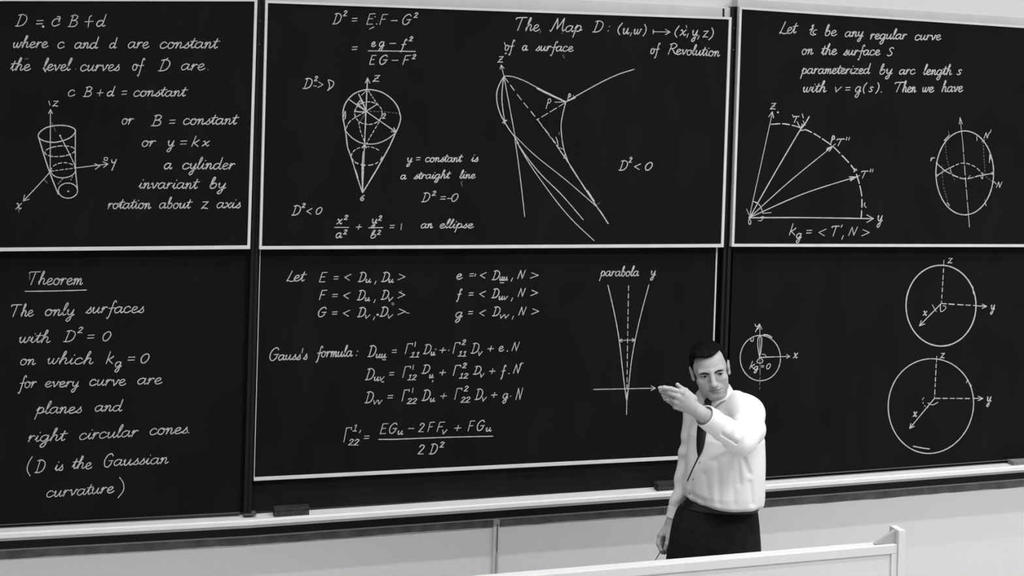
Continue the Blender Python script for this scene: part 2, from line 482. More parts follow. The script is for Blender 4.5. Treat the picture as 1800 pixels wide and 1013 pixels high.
# ------------------------------------------------------------------ chalk handwriting
# single-stroke hand; x-height = 1
G = {
 'a': ([[(.72,.82),(.5,1.0),(.2,.85),(.05,.45),(.18,.05),(.45,.08),(.68,.5),(.76,.95)],[(.76,.95),(.7,.35),(.82,.02),(1.0,.22)]],1.0),
 'b': ([[(.1,.5),(.32,1.3),(.4,1.9),(.28,2.0),(.18,1.5),(.14,.5),(.22,.05),(.48,.03),(.68,.4),(.62,.85),(.42,.92),(.2,.65)]],.85),
 'c': ([[(.68,.78),(.5,1.0),(.22,.88),(.06,.45),(.2,.04),(.5,.02),(.8,.28)]],.82),
 'd': ([[(.70,.8),(.5,.98),(.2,.85),(.05,.45),(.18,.05),(.45,.08),(.68,.5),(.74,.85)],[(.82,2.0),(.76,1.1),(.7,.3),(.82,.02),(1.0,.2)]],1.02),
 'e': ([[(.03,.35),(.4,.52),(.6,.8),(.45,1.0),(.2,.85),(.08,.4),(.25,.02),(.55,.05),(.8,.3)]],.78),
 'f': ([[(.78,1.7),(.68,1.98),(.52,1.75),(.42,.6),(.32,-.5),(.2,-.92),(.1,-.75)],[(.12,.72),(.78,.84)]],.74),
 'F1': ([[(.02,.3),(.45,1.2),(.62,1.85),(.52,2.05),(.42,1.5),(.3,.1),(.2,-.8),(.3,-.95),(.38,-.4),(.42,.15),(.7,.3)]],.7),
 'g': ([[(.72,.82),(.5,1.0),(.2,.85),(.05,.45),(.18,.05),(.45,.08),(.68,.5),(.76,.95)],[(.76,.95),(.72,.2),(.62,-.65),(.38,-.98),(.18,-.75),(.4,-.3),(.92,.2)]],.95),
 'h': ([[(.05,.3),(.35,1.3),(.48,1.9),(.36,2.05),(.26,1.5),(.12,.0)],[(.14,.05),(.25,.65),(.5,.98),(.66,.75),(.6,.25),(.72,.02),(.95,.25)]],.95),
 'i': ([[(.02,.3),(.22,.95)],[(.22,.95),(.16,.3),(.28,.02),(.5,.25)],[(.33,1.42),(.36,1.5)]],.5),
 'k': ([[(.3,1.85),(.08,0.0)],[(.8,1.15),(.5,.8),(.2,.62)],[(.22,.62),(.5,.35),(.82,.0)]],.9),
 'l': ([[(.02,.3),(.3,1.2),(.42,1.85),(.32,2.05),(.2,1.6),(.12,.5),(.22,.02),(.48,.25)]],.48),
 'm': ([[(.02,.7),(.16,.98),(.2,.75),(.12,0.0)],[(.14,.1),(.32,.85),(.48,.95),(.52,.7),(.46,0)],[(.48,.1),(.68,.85),(.84,.95),(.88,.6),(.84,.1),(.95,.02),(1.12,.25)]],1.12),
 'n': ([[(.02,.7),(.16,.98),(.2,.75),(.12,0)],[(.14,.1),(.32,.8),(.52,.97),(.6,.7),(.55,.2),(.66,.02),(.88,.25)]],.88),
 'o': ([[(.45,1.0),(.18,.88),(.05,.45),(.2,.03),(.5,.05),(.66,.5),(.55,.92),(.4,.98),(.5,.8),(.85,.85)]],.82),
 'p': ([[(.02,.5),(.2,1.05)],[(.2,1.1),(.12,0),(.02,-.95)],[(.14,.55),(.35,.95),(.6,.9),(.68,.5),(.5,.05),(.25,.08)],[(.42,.05),(.85,.28)]],.85),
 'r': ([[(.05,.6),(.2,1.02),(.2,.6),(.1,0.0)],[(.13,.3),(.28,.72),(.46,.97),(.62,.86)]],.68),
 's': ([[(.02,.1),(.3,.6),(.45,1.0)],[(.45,1.0),(.44,.75),(.58,.35),(.42,.02),(.12,.08)]],.66),
 't': ([[(.02,.3),(.25,1.0),(.36,1.6)],[(.36,1.6),(.22,.5),(.3,.02),(.55,.25)],[(.0,1.08),(.66,1.18)]],.55),
 'u': ([[(.02,.7),(.15,.95),(.1,.3),(.25,.02),(.5,.3),(.68,.95)],[(.68,.95),(.62,.3),(.74,.02),(.95,.25)]],.95),
 'v': ([[(.02,.75),(.15,.95),(.25,.5),(.33,.02)],[(.33,.02),(.55,.4),(.68,.95),(.82,.85)]],.82),
 'w': ([[(.02,.7),(.14,.95),(.1,.35),(.25,.02),(.45,.35),(.55,.9)],[(.55,.9),(.52,.3),(.66,.02),(.88,.4),(.95,.95),(1.08,.85)]],1.08),
 'x': ([[(.05,.85),(.2,.95),(.4,.4),(.62,.02),(.8,.18)],[(.76,.98),(.4,.5),(.02,.0)]],.82),
 'y': ([[(.02,.75),(.14,.95),(.12,.4),(.28,.08),(.5,.3),(.68,.95)],[(.68,.95),(.6,.1),(.5,-.7),(.3,-.98),(.14,-.75),(.38,-.3),(.82,.15)]],.85),
 'z': ([[(.08,.95),(.7,.98)],[(.7,.98),(.06,.02)],[(.06,.02),(.3,.1),(.78,.02)]],.82),
 'Y': ([[(.05,.95),(.15,.55),(.4,.45),(.6,.6)],[(.72,1.0),(.55,.1),(.35,-.8)]],.8),
 'V': ([[(.08,.95),(.3,.02)],[(.3,.02),(.78,1.0)]],.85),
 'D': ([[(.38,1.68),(.15,.05)],[(.08,1.62),(.55,1.75),(1.02,1.45),(1.1,.85),(.85,.25),(.42,.02),(-.05,.02)]],1.22),
 'B': ([[(.32,1.68),(.12,.02)],[(.08,1.6),(.55,1.78),(.9,1.5),(.7,1.05),(.3,.92)],[(.3,.92),(.78,.88),(.98,.5),(.7,.05),(-.06,.02)]],1.12),
 'E': ([[(.25,1.7),(.05,0)],[(.25,1.7),(1.0,1.74)],[(.14,.9),(.78,.94)],[(.05,0),(.9,.05)]],1.08),
 'F': ([[(.25,1.7),(.05,0)],[(.25,1.7),(1.02,1.75)],[(.14,.88),(.78,.92)]],1.0),
 'G': ([[(1.05,1.45),(.82,1.75),(.35,1.5),(.06,.8),(.2,.1),(.6,.0),(.95,.4)],[(.92,.3),(1.0,.82)],[(.58,.8),(1.14,.84)]],1.2),
 'T': ([[(.02,1.5),(.1,1.72),(1.15,1.78)],[(.66,1.74),(.4,.0)]],1.0),
 'L': ([[(.45,1.78),(.25,.8),(.05,.08)],[(.05,.08),(.25,.2),(.5,.03),(.9,.12)]],.92),
 'M': ([[(.0,.12),(.12,.02),(.4,1.0),(.58,1.75)],[(.58,1.75),(.7,.9),(.72,.3)],[(.72,.3),(1.1,1.2),(1.32,1.78)],[(1.32,1.78),(1.3,.6),(1.4,.05),(1.62,.2)]],1.62),
 'N': ([[(.0,0),(.22,1.7)],[(.22,1.7),(.7,.03)],[(.7,.03),(.95,1.75)]],1.12),
 'R': ([[(.32,1.68),(.1,0)],[(.08,1.58),(.55,1.78),(.95,1.45),(.7,1.0),(.28,.88)],[(.45,.9),(.9,.12),(1.15,.08)]],1.15),
 'S': ([[(.78,1.5),(.55,1.75),(.22,1.45),(.42,.95),(.7,.5),(.4,.02),(.05,.2)]],.92),
 'Z': ([[(.1,1.6),(.95,1.68)],[(.95,1.68),(.02,.05)],[(.02,.05),(.4,.15),(1.05,.08)],[(.25,.85),(.8,.88)]],1.1),
 'P': ([[(.32,1.6),(.05,-.2)],[(.2,1.5),(.6,1.7),(.9,1.3),(.6,.85),(.22,.85)]],1.0),
 '0': ([[(.5,1.68),(.18,1.35),(.06,.7),(.25,.04),(.6,.15),(.82,.9),(.72,1.5),(.45,1.7)]],.95),
 '1': ([[(.32,1.7),(.2,.0)]],.5),
 'I': ([[(.12,1.4),(.38,1.7)],[(.38,1.7),(.28,.0)],[(.0,.02),(.6,.04)]],.75),
 '2': ([[(.1,1.3),(.35,1.68),(.72,1.45),(.55,.9),(.06,.05)],[(.06,.05),(.8,.06)]],.95),
 '6': ([[(.6,1.65),(.2,1.2),(.05,.5),(.3,.02),(.65,.3),(.5,.85),(.1,.6)]],.8),
 '=': ([[(0,.88),(.85,.92)],[(0,.42),(.83,.46)]],.95),
 '+': ([[(0,.62),(.85,.66)],[(.45,1.1),(.4,.2)]],.95),
 '-': ([[(0,.62),(.85,.64)]],.95),
 '<': ([[(.85,1.25),(.05,.68)],[(.05,.68),(.82,.1)]],.95),
 '>': ([[(.05,1.2),(.85,.68)],[(.85,.68),(.08,.1)]],.95),
 ',': ([[(.16,.2),(.0,-.38)]],.35),
 '.': ([[(.05,.02),(.13,.06)]],.3),
 ':': ([[(.1,.15),(.16,.2)],[(.2,.85),(.26,.9)]],.5),
 "'": ([[(.16,1.95),(.06,1.55)]],.3),
 '(': ([[(.5,2.0),(.12,1.2),(.06,.3),(.35,-.5)]],.5),
 ')': ([[(.0,2.0),(.35,1.3),(.32,.3),(-.05,-.5)]],.5),
 'Γ': ([[(.2,1.72),(.05,0)],[(.2,1.72),(1.0,1.78)],[(1.0,1.78),(1.0,1.5)]],1.05),
 '&': ([[(.1,1.6),(.25,1.9),(.2,1.2),(.0,.9)],[(.05,1.0),(.3,1.3),(.15,.3),(.5,.0),(.75,.2)],[(.75,.95),(.5,.85),(.42,.4),(.75,.05)]],.9),
}
CROPS = {'A': (0, 0, 3.911), 'B': (0, 190, 3.911), 'C': (0, 430, 3.911), 'D': (0, 690, 3.911), 'E': (440, 0, 3.911),
         'F': (440, 190, 3.911), 'G': (850, 0, 3.911), 'H': (850, 190, 3.911), 'I': (440, 430, 3.911), 'J': (440, 670, 3.911),
         'K': (850, 430, 3.911), 'L': (1260, 0, 3.3315), 'M': (1260, 160, 3.3315), 'N': (1260, 440, 3.3315), 'O': (1260, 580, 3.3315)}
WR = random.Random(11)


def smooth(pts, n=6):
    if len(pts) < 3:
        return list(pts)
    P = [pts[0]] + list(pts) + [pts[-1]]
    out = []
    for i in range(1, len(P) - 2):
        p0, p1, p2, p3 = P[i - 1], P[i], P[i + 1], P[i + 2]
        for k in range(n):
            t = k / n
            out.append(tuple(0.5 * (2 * p1[c] + (p2[c] - p0[c]) * t + (2 * p0[c] - 5 * p1[c] + 4 * p2[c] - p3[c]) * t * t + (3 * p1[c] - p0[c] - 3 * p2[c] + p3[c]) * t ** 3) for c in (0, 1)))
    out.append(pts[-1])
    return out


class Marks:
    """one chalk part: strokes in photo-survey pixels, turned into thin ribbons lying on the board"""
    def __init__(self, board, name, label=None, width=2.35):
        self.b, self.name, self.label, self.w = board, name, label, width
        self.st = []; self.po = []; self.words = []

    def line(self, crop, pts, w=None, sm=True, faint=False):
        ox, oy, s = CROPS[crop]
        q = smooth(pts, 8) if sm else list(pts)
        self.st.append(([(ox + x / s, oy + y / s) for x, y in q], w or self.w, faint))
        return self

    def dash(self, crop, pts, on=24, off=16, w=None, faint=False, sm=True):
        q = smooth(pts, 14) if sm else list(pts)
        # resample by length
        seg = []; acc = 0.0; cur = [q[0]]; pen = True; lim = on
        for a, b in zip(q, q[1:]):
            L = math.hypot(b[0] - a[0], b[1] - a[1]); t0 = 0.0
            while acc + (L - t0) >= lim and L > 0:
                t0 += lim - acc; acc = 0.0
                p = (a[0] + (b[0] - a[0]) * t0 / L, a[1] + (b[1] - a[1]) * t0 / L)
                if pen:
                    cur.append(p); seg.append(cur); cur = []
                else:
                    cur = [p]
                pen = not pen; lim = on * WR.uniform(.75, 1.2) if pen else off * WR.uniform(.8, 1.2)
            acc += L - t0
            if pen: cur.append(b)
        if pen and len(cur) > 1: seg.append(cur)
        for sgm in seg:
            if len(sgm) > 1: self.line(crop, sgm, w, False, faint)
        return self

    def ell(self, crop, cx, cy, rx, ry, a0=0, a1=360, rot=0, w=None, dash=None, faint=False, n=56):
        r = math.radians(rot); pts = []
        for i in range(n + 1):
            t = math.radians(a0 + (a1 - a0) * i / n)
            x, y = rx * math.cos(t), ry * math.sin(t)
            pts.append((cx + x * math.cos(r) - y * math.sin(r), cy + x * math.sin(r) + y * math.cos(r)))
        if dash: self.dash(crop, pts, dash[0], dash[1], w, faint, sm=False)
        else: self.line(crop, pts, w, False, faint)
        return self

    def arrow(self, crop, tip, d, L=28, spread=24, w=None):
        a = math.atan2(d[1], d[0])
        for s in (1, -1):
            t = a + math.pi + s * math.radians(spread)
            self.line(crop, [tip, (tip[0] + L * math.cos(t), tip[1] + L * math.sin(t))], w, False)
        return self

    def dot(self, crop, x, y, r=6, faint=False):
        ox, oy, s = CROPS[crop]
        k = WR.uniform(0, 3)
        self.po.append(([(ox + (x + r * WR.uniform(.75, 1.1) * math.cos(k + i * .785)) / s, oy + (y + r * .85 * math.sin(k + i * .785)) / s) for i in range(8)], faint))
        return self

    def t(self, crop, text, x0, x1, yb, h, yb1=None, slant=0.16, w=None):
        yb1 = yb if yb1 is None else yb1
        self.words.append(text)
        pen = 0.0; S = []
        for ch in text:
            if ch == ' ':
                pen += .7; continue
            st, adv = G[ch]
            dy = WR.uniform(-.03, .03)
            for k in st:
                S.append([(pen + x + slant * y, y + dy) for x, y in smooth(k, 6)])
            pen += adv
        xs = [p[0] for k in S for p in k]
        m0, m1 = min(xs), max(xs)
        sc = (x1 - x0) / max(m1 - m0, 1e-3)
        if m1 - m0 < .3: sc = h
        for k in S:
            q = []
            for x, y in k:
                X = x0 + (x - m0) * sc
                tt = (X - x0) / max(x1 - x0, 1)
                q.append((X, yb + (yb1 - yb) * tt - y * h))
            self.line(crop, q, w, False)
        return self

    def build(self):
        root, off = BOARDS[self.b]
        verts = []; faces = []; fm = []
        nn = 0
        for pts, w, faint in self.st:
            nn += 1
            # drop coincident points
            P = [pts[0]]
            for p in pts[1:]:
                if math.hypot(p[0] - P[-1][0], p[1] - P[-1][1]) > .15: P.append(p)
            if len(P) < 2: continue
            n = len(P); base = len(verts)
            hw = w * .36 * WR.uniform(.88, 1.12)
            for i in range(n):
                a = P[max(i - 1, 0)]; b = P[min(i + 1, n - 1)]
                dx, dy = b[0] - a[0], b[1] - a[1]; L = math.hypot(dx, dy) or 1
                dx /= L; dy /= L
                e = -hw * .7 if i == 0 else (hw * .7 if i == n - 1 else 0)
                k = hw * (.8 if i in (0, n - 1) else WR.uniform(.88, 1.1))
                x, y = P[i][0] + dx * e, P[i][1] + dy * e
                for s in (1, -1):
                    p = onwall(x - dy * k * s, y + dx * k * s, off + 0.0009 + (nn % 16) * 0.00004)
                    verts.append(p - root.location)
            for i in range(n - 1):
                q = base + 2 * i
                faces.append((q, q + 1, q + 3, q + 2)); fm.append(1 if faint else 0)
        for pts, faint in self.po:
            base = len(verts)
            for x, y in pts: verts.append(onwall(x, y, off + 0.0017) - root.location)
            faces.append(tuple(range(base, base + 8))); fm.append(1 if faint else 0)
        me = bpy.data.meshes.new(self.name)
        me.from_pydata(verts, [], faces)
        me.materials.append(M['chalk']); me.materials.append(M['chalk_faint'])
        me.polygons.foreach_set('material_index', fm)
        o = link(self.name, me, None, root)
        lab = self.label
        wd = [w.strip('.') for w in self.words if len(w.strip('.')) > 1 and w.isascii() and w.strip('.').isalpha() and w.islower() and w not in ('uu', 'auss', 'aussian', 'heorem', 'hen', 'he', 'et', 'ap', 'evolution')]
        if lab == 'white chalk handwriting' and wd: lab = 'white chalk handwriting with the words ' + ' '.join(wd)
        if lab: o['label'] = lab
        return o


def W(board, *items, name='chalk_lettering', label='white chalk handwriting'):
    mk = Marks(board, name, label)
    for it in items:
        mk.t(*it)
    mk.build()
    return mk


# ---- upper left
mk = Marks('UL', 'chalk_lettering', 'chalk line at the top of the board')
mk.t('A','D',105,185,180,46).t('A','=',250,297,185,48).t('A','c',358,410,180,50).t('A','B',468,535,183,45).line('A',[(630,108),(617,116),(612,140),(606,186)]).line('A',[(583,150),(640,147)]).t('A','d',665,730,182,42)
mk.line('A',[(395,115),(413,118),(405,150)]).dot('A',297,183,10).build()
W('UL',('A','where',92,330,328,40),('A','c',398,442,330,42),('A','and',515,678,332,40),('A','d',755,805,332,36),('A','are',882,1025,330,42),('A','constant',1102,1512,332,42))
mk = Marks('UL','chalk_lettering','white chalk handwriting')
mk.t('A','the',72,210,485,42).t('A','level',297,495,485,42).t('A','curves',555,820,487,42).t('A','of',912,995,484,42).t('A','D',1088,1168,488,44).t('A','are',1248,1410,482,42)
mk.dot('A',520,476,5,True).dot('A',1430,480,5,True).dot('A',312,492,6).line('A',[(1130,415),(1155,400)]).line('A',[(170,405),(195,405)],faint=True).build()
W('UL',('A','c',470,515,662,42),('A','B',572,632,665,38),('A','+',668,708,668,46),('A','d',738,790,662,34),('A','=',838,872,668,46),('A','constant',920,1290,662,38))
W('UL',('B','or',840,918,112,40),('B','B',1040,1110,123,42),('B','=',1165,1205,125,46),('B','constant',1262,1642,113,40))
W('UL',('B','or',978,1070,264,40),('B','y',1148,1197,262,40),('B','=',1240,1285,268,46),('B','k',1318,1370,263,38),('B','x',1390,1440,262,36))
W('UL',('B','a',1130,1182,420,40),('B','cylinder',1257,1615,420,40))
W('UL',('B','invariant',955,1372,554,40),('B','by',1445,1552,552,38))
W('UL',('B','rotation',742,1037,692,38),('B','about',1097,1322,690,38),('B','z',1385,1432,692,48),('B','axis',1492,1652,688,38))
mk = Marks('UL','chalk_marking','chalk sketch of a tilted cylinder with axes')
mk.line('A',[(335,695),(343,722)]).t('A','z',362,400,730,36)
mk.line('B',[(345,435),(347,15)]).arrow('B',(347,10),(0,-1),30,26)
mk.line('B',[(262,192),(275,165),(325,132),(405,119),(475,126),(513,145),(517,165),(490,198),(440,222),(370,236),(310,228),(272,210),(262,192)],2.8)
mk.line('B',[(265,200),(330,410),(400,592)],2.7).line('B',[(518,155),(519,410),(533,560)],2.5)
mk.ell('B',467,568,66,52,w=2.6).dot('B',470,573,7)
mk.ell('B',435,428,85,52,0,180,-4,w=2.6).ell('B',435,428,85,52,180,360,-4,dash=(22,14))
mk.ell('B',412,297,104,36,0,360,-5,dash=(30,12))
mk.line('B',[(413,192),(470,300),(520,405)],2.5).dot('B',413,190,8)
mk.dash('B',[(345,435),(520,412)],24,12).line('B',[(520,412),(740,385)]).arrow('B',(742,385),(1,-.12),38,32).arrow('B',(686,398),(1,-.12),38,30)
mk.t('B','Y',768,800,394,42).ell('B',728,350,12,11)
mk.line('B',[(345,440),(250,545),(162,638)]).arrow('B',(160,640),(-1,1.1),42,30).t('B','x',108,150,695,42).line('B',[(125,695),(130,715)],faint=True)
mk.line('B',[(303,492),(325,515)],faint=True).dash('B',[(505,455),(482,505)],6,12,2).dash('B',[(430,488),(392,530)],8,12,2).line('B',[(355,100),(385,165)],1.6,faint=True)
mk.build()
# ---- lower left
mk = Marks('LL','chalk_lettering','underlined heading in white chalk')
mk.t('C','T',203,278,275,50).t('C','heorem',265,568,276,44).line('C',[(172,322),(400,319),(594,313)]).line('C',[(205,200),(203,240)],faint=True).build()
W('LL',('C','T',80,150,495,46),('C','he',145,230,495,42),('C','only',312,510,488,42),('C','surfaces',590,988,472,42,468))
W('LL',('C','with',135,345,675,42),('C','D',437,517,670,44),('C','2',535,570,607,23),('C','=',602,648,662,44),('C','0',708,762,663,38))
W('LL',('C','on',142,243,828,40),('C','which',330,640,822,42),('C','k',730,782,820,44),('C','g',790,835,842,36),('C','=',880,928,814,44),('C','0',970,1025,815,38))
W('LL',('C','for',125,250,985,42),('C','every',310,540,980,38),('C','curve',618,865,970,42),('C','are',948,1115,960,42))
W('LL',('D','planes',238,560,147,42,142),('D','and',655,845,130,40))
W('LL',('D','right',195,465,340,42,332),('D','circular',548,950,325,42,302),('D','cones.',1032,1300,292,42,280))
mk = Marks('LL','chalk_lettering','white chalk handwriting')
mk.line('D',[(222,442),(195,490),(187,535),(207,575)]).t('D','D',240,310,552,50).t('D','is',378,432,538,40).t('D','the',497,632,525,42).t('D','G',718,778,512,52).t('D','aussian',785,1158,505,42,488).build()
mk = Marks('LL','chalk_lettering','white chalk handwriting')
mk.t('D','curvature',322,785,722,42,690).line('D',[(822,585),(848,625),(848,675),(812,725)]).build()
# ---- upper middle
mk = Marks('UC','chalk_lettering','chalk equation at top')
mk.t('E','D',565,625,165,42,w=2.1).t('E','2',640,665,110,21).t('E','=',700,735,162,40).t('E','E',800,858,168,42,w=2.1).t('E','F',890,945,168,40,w=2.1).t('E','-',970,1010,168,42).t('E','G',1048,1105,168,40,w=2.1).t('E','2',1125,1152,122,20).dot('E',868,165,5).line('E',[(820,200),(850,185)],2.6).dot('E',878,145,4,True).dot('E',858,115,4).build()
W('UC',('E','=',700,735,358,38),('E','e',832,862,320,32),('E','g',885,922,320,32),('E','-',960,1000,322,36),('E','f',1030,1077,330,30),('E','2',1092,1117,283,18),('E','E',820,865,443,36),('E','G',890,942,442,36),('E','-',975,1015,437,36),('E','F',1048,1102,445,36),('E','2',1112,1138,405,18))
mk = Marks('UC','chalk_lettering','chalk fraction bar'); mk.line('E',[(810,350),(960,351),(1135,354)]).build()
mk = Marks('UC','chalk_lettering','white chalk handwriting')
mk.t('E','D',362,425,608,40).t('E','2',440,463,557,19).t('E','>',465,500,605,34).line('E',[(435,590),(455,593)]).line('E',[(535,550),(545,590),(535,622)]).line('E',[(540,548),(572,565),(565,595),(530,622)]).build()
mk = Marks('UC','chalk_marking','chalk sketch of a teardrop with axes', 2.4)
mk.line('E',[(668,1012),(655,905),(637,800),(650,720),(700,655),(760,625),(820,616),(900,633),(965,675),(1010,730),(1030,790),(1033,820),(1020,868),(1000,912),(955,1012)],2.9)
mk.line('F',[(668,268),(700,360),(735,475),(770,580)],2.7).line('F',[(955,268),(910,350),(850,455),(772,582)],2.7)
mk.line('E',[(805,545),(795,765),(785,1000)],2.6).arrow('E',(806,536),(0,-1),38,24).t('E','Z',842,890,562,26)
mk.ell('E',812,778,95,78,0,360,dash=(24,12))
mk.line('E',[(680,685),(795,765),(1000,908)],2.6).arrow('E',(1002,909),(1,.7),32,28,2.8)
mk.line('E',[(745,648),(770,700),(797,765)],3.2).line('E',[(797,765),(875,715)]).line('E',[(720,765),(760,770),(797,765)]).line('E',[(797,765),(735,712)])
mk.line('E',[(735,716),(758,688),(770,690),(770,712),(740,714)],2).line('E',[(745,700),(772,700)],2)
mk.line('E',[(800,622),(765,655)],2).dash('E',[(812,625),(845,675),(870,712)],16,10,2)
mk.dash('E',[(797,766),(900,768),(1022,781)],12,14,1.8,True).dash('E',[(790,770),(690,830),(655,890)],26,12,2.2)
mk.dash('E',[(745,840),(760,910),(787,978)],18,12,2).dash('E',[(885,840),(840,915),(800,985)],18,12,2).line('E',[(795,770),(760,830)],1.8,faint=True)
mk.line('E',[(650,895),(700,948),(760,982),(820,991),(880,984),(945,955),(1000,912)],2.6)
mk.t('E','2',908,930,815,20).line('E',[(652,765),(655,790),(650,820)],2).line('E',[(650,768),(643,800)],2)
mk.line('F',[(785,255),(778,420),(772,580)],2.6).line('F',[(776,300),(768,420),(771,570)],2.2).dot('F',785,266,9).line('F',[(772,275),(785,250),(797,275)],2.4).dash('F',[(775,400),(772,500)],22,10,3)
mk.ell('F',800,330,105,64,5,150,dash=(26,20)).ell('F',800,330,105,64,150,330,dash=(20,14),w=2).line('F',[(725,430),(740,478)],2.6).line('F',[(850,450),(815,510)],2.6)
mk.t('F','6',758,784,637,22).build()
W('UC',('F','y',1075,1112,372,31),('F','=',1142,1168,372,34),('F','constant',1205,1462,370,30),('F','is',1520,1565,368,30))
mk = Marks('UC','chalk_lettering','white chalk handwriting')
mk.t('F','a',1035,1072,490,28).t('F','straight',1125,1380,487,28,483).t('F','line',1440,1548,483,28).line('F',[(1458,503),(1449,515),(1458,537)],2,faint=True).build()
W('UC',('F','D',1178,1234,645,36),('F','2',1250,1276,602,18),('F','=',1308,1342,642,36),('F','-',1355,1378,642,30),('F','0',1385,1428,642,32))
W('UC',('F','D',285,345,737,38),('F','2',355,378,685,17),('F','<',388,425,733,34),('F','0',453,493,730,28))
mk = Marks('UC','chalk_lettering','white chalk ellipse equation')
mk.t('F','x',595,632,798,34).t('F','2',645,670,768,18).line('F',[(580,821),(676,821)]).t('F','a',590,630,893,34).t('F','2',640,665,868,18).t('F','+',728,765,842,36)
mk.t('F','y',832,870,795,32).t('F','2',880,904,773,19).line('F',[(814,824),(910,822)]).t('F','b',828,862,894,27).t('F','2',873,897,870,18).t('F','=',960,990,840,36).line('F',[(1040,795),(1036,837)])
mk.t('F','an',1175,1254,825,30).t('F','ellipse',1302,1534,825,30).build()
mk = Marks('UC','chalk_lettering','chalk heading at top right of the board')
mk.t('G','T',225,300,210,50).t('G','he',290,385,213,44).t('G','M',457,560,215,50).t('G','ap',565,677,218,42).t('G','D',750,822,220,44).t('G',':',855,868,220,42).line('G',[(955,158),(930,190),(924,215),(935,238)]).t('G','u',960,1002,234,42).line('G',[(1018,225),(1008,248)]).t('G','w',1035,1087,235,38).line('G',[(1108,168),(1118,195),(1112,225),(1096,248)])
mk.line('G',[(1167,205),(1167,232)]).line('G',[(1167,218),(1280,220)]).arrow('G',(1282,220),(1,0),36,30).line('G',[(1345,178),(1322,210),(1316,235),(1328,256)]).t('G','x',1350,1394,243,40).line('G',[(1407,232),(1397,258)]).t('G','y',1430,1472,246,40).line('G',[(1483,245),(1472,270)]).t('G','z',1508,1544,258,44).line('G',[(1570,192),(1580,220),(1572,250),(1548,274)])
mk.line('G',[(392,210),(388,228)],faint=True).dot('G',540,228,5,True).line('G',[(1393,175),(1397,190)],2).build()
mk = Marks('UC','chalk_lettering','white chalk handwriting')
mk.t('G','of',148,214,346,36).t('G','a',268,303,348,34).t('G','surface',358,617,350,34,354).line('G',[(143,293),(150,312)]).dot('G',153,367,7).line('G',[(545,378),(555,400)],faint=True)
mk.t('G','of',1150,1214,368,36).t('G','R',1270,1330,372,42).t('G','evolution',1325,1624,374,36,388).build()
mk = Marks('UC','chalk_marking','chalk sketch of curves fanning down from a point', 2.1)
mk.t('G','Z',98,136,430,24).line('G',[(140,523),(122,452)]).arrow('G',(121,447),(-.22,-1),30,28)
mk.line('G',[(140,523),(200,527),(280,556),(370,603),(470,653),(567,700)],2.4).line('G',[(368,608),(430,640),(565,702)],3.2)
mk.line('G',[(567,700),(700,625),(820,560),(930,510),(1035,477)],2.2).line('G',[(567,700),(630,672)],3.4).line('G',[(490,703),(565,701)])
mk.t('G','P',430,463,740,36).t('G','p',578,600,668,22).dot('G',618,660,4).dash('G',[(565,705),(370,822)],55,18).dot('G',370,822,6)
mk.dash('G',[(140,525),(255,680),(370,822),(510,1005)],52,28,2).line('G',[(565,705),(548,770),(533,860),(540,960),(549,1013)],2.4)
mk.line('H',[(549,270),(560,310),(600,405),(700,555),(780,680),(858,795)],2.6).dash('H',[(370,80),(515,275)],30,14,2.2).line('H',[(500,255),(600,400),(700,560),(782,682)],2.2).line('H',[(715,570),(760,640)],4).line('H',[(800,705),(855,793)],3.4)
mk.line('G',[(140,525),(105,590),(90,650),(96,720),(118,790),(145,840)],2.3).line('G',[(140,525),(130,600),(127,700),(145,835)],2.2)
mk.line('G',[(140,525),(180,740),(215,930)],2.0).line('H',[(145,97),(178,150),(215,200),(240,245)],2.3)
mk.line('H',[(215,190),(350,322),(560,490),(700,610),(782,682)],2.0).line('H',[(228,235),(300,340),(400,462),(540,600),(685,768)],2.0).line('H',[(228,235),(330,405),(500,640),(620,780),(760,912)],2.0)
mk.line('H',[(213,190),(250,460),(283,747)],2.0).line('H',[(130,100),(160,85)],2.6).line('H',[(140,108),(152,82)],2.6).line('H',[(765,675),(800,650)],1.6,faint=True)
mk.line('H',[(497,200),(508,230),(512,262)],2).line('H',[(519,165),(522,185)],2,faint=True).line('H',[(512,270),(545,282)],2).line('H',[(530,300),(552,330)],3.4).line('H',[(552,345),(560,318)],2).build()
W('UC',('H','D',930,990,428,38),('H','2',1000,1020,375,21),('H','<',1038,1080,426,34),('H','0',1113,1160,427,32))
# ---- lower middle
def row(ch, y0, items):
    W('LC', *items)
W('LC',('I','L',250,300,255,42),('I','et',300,387,252,40),('I','E',475,528,257,38),('I','=',575,605,252,36),('I','<',650,692,250,36),('I','D',742,795,255,37),('I','u',795,830,262,24),('I',',',855,868,258,36),('I','D',902,956,255,37),('I','u',952,985,262,24),('I','>',1015,1064,247,36))
mk = Marks('LC','chalk_lettering','white chalk handwriting')
mk.t('I','F',475,526,380,37).t('I','=',565,600,374,34).t('I','<',642,684,376,36).t('I','D',735,790,382,38).t('I','u',790,822,388,24).t('I',',',850,864,385,36).t('I','D',898,952,378,36).t('I','V',952,980,390,26).t('I','>',1015,1062,372,36).dot('I',980,408,13,True).dot('I',1038,322,6,True).build()
mk = Marks('LC','chalk_lettering','white chalk handwriting')
mk.t('I','G',468,522,497,37).t('I','=',563,598,494,34).t('I','<',640,684,496,36).t('I','D',737,792,497,37).t('I','V',792,824,508,26).t('I',',',846,860,505,36).t('I','D',890,946,495,37).t('I','V',948,980,508,26).t('I','>',1015,1066,486,36).line('I',[(1070,468),(1092,473)],2).dot('I',875,483,9).build()
mk = Marks('LC','chalk_lettering','white chalk handwriting')
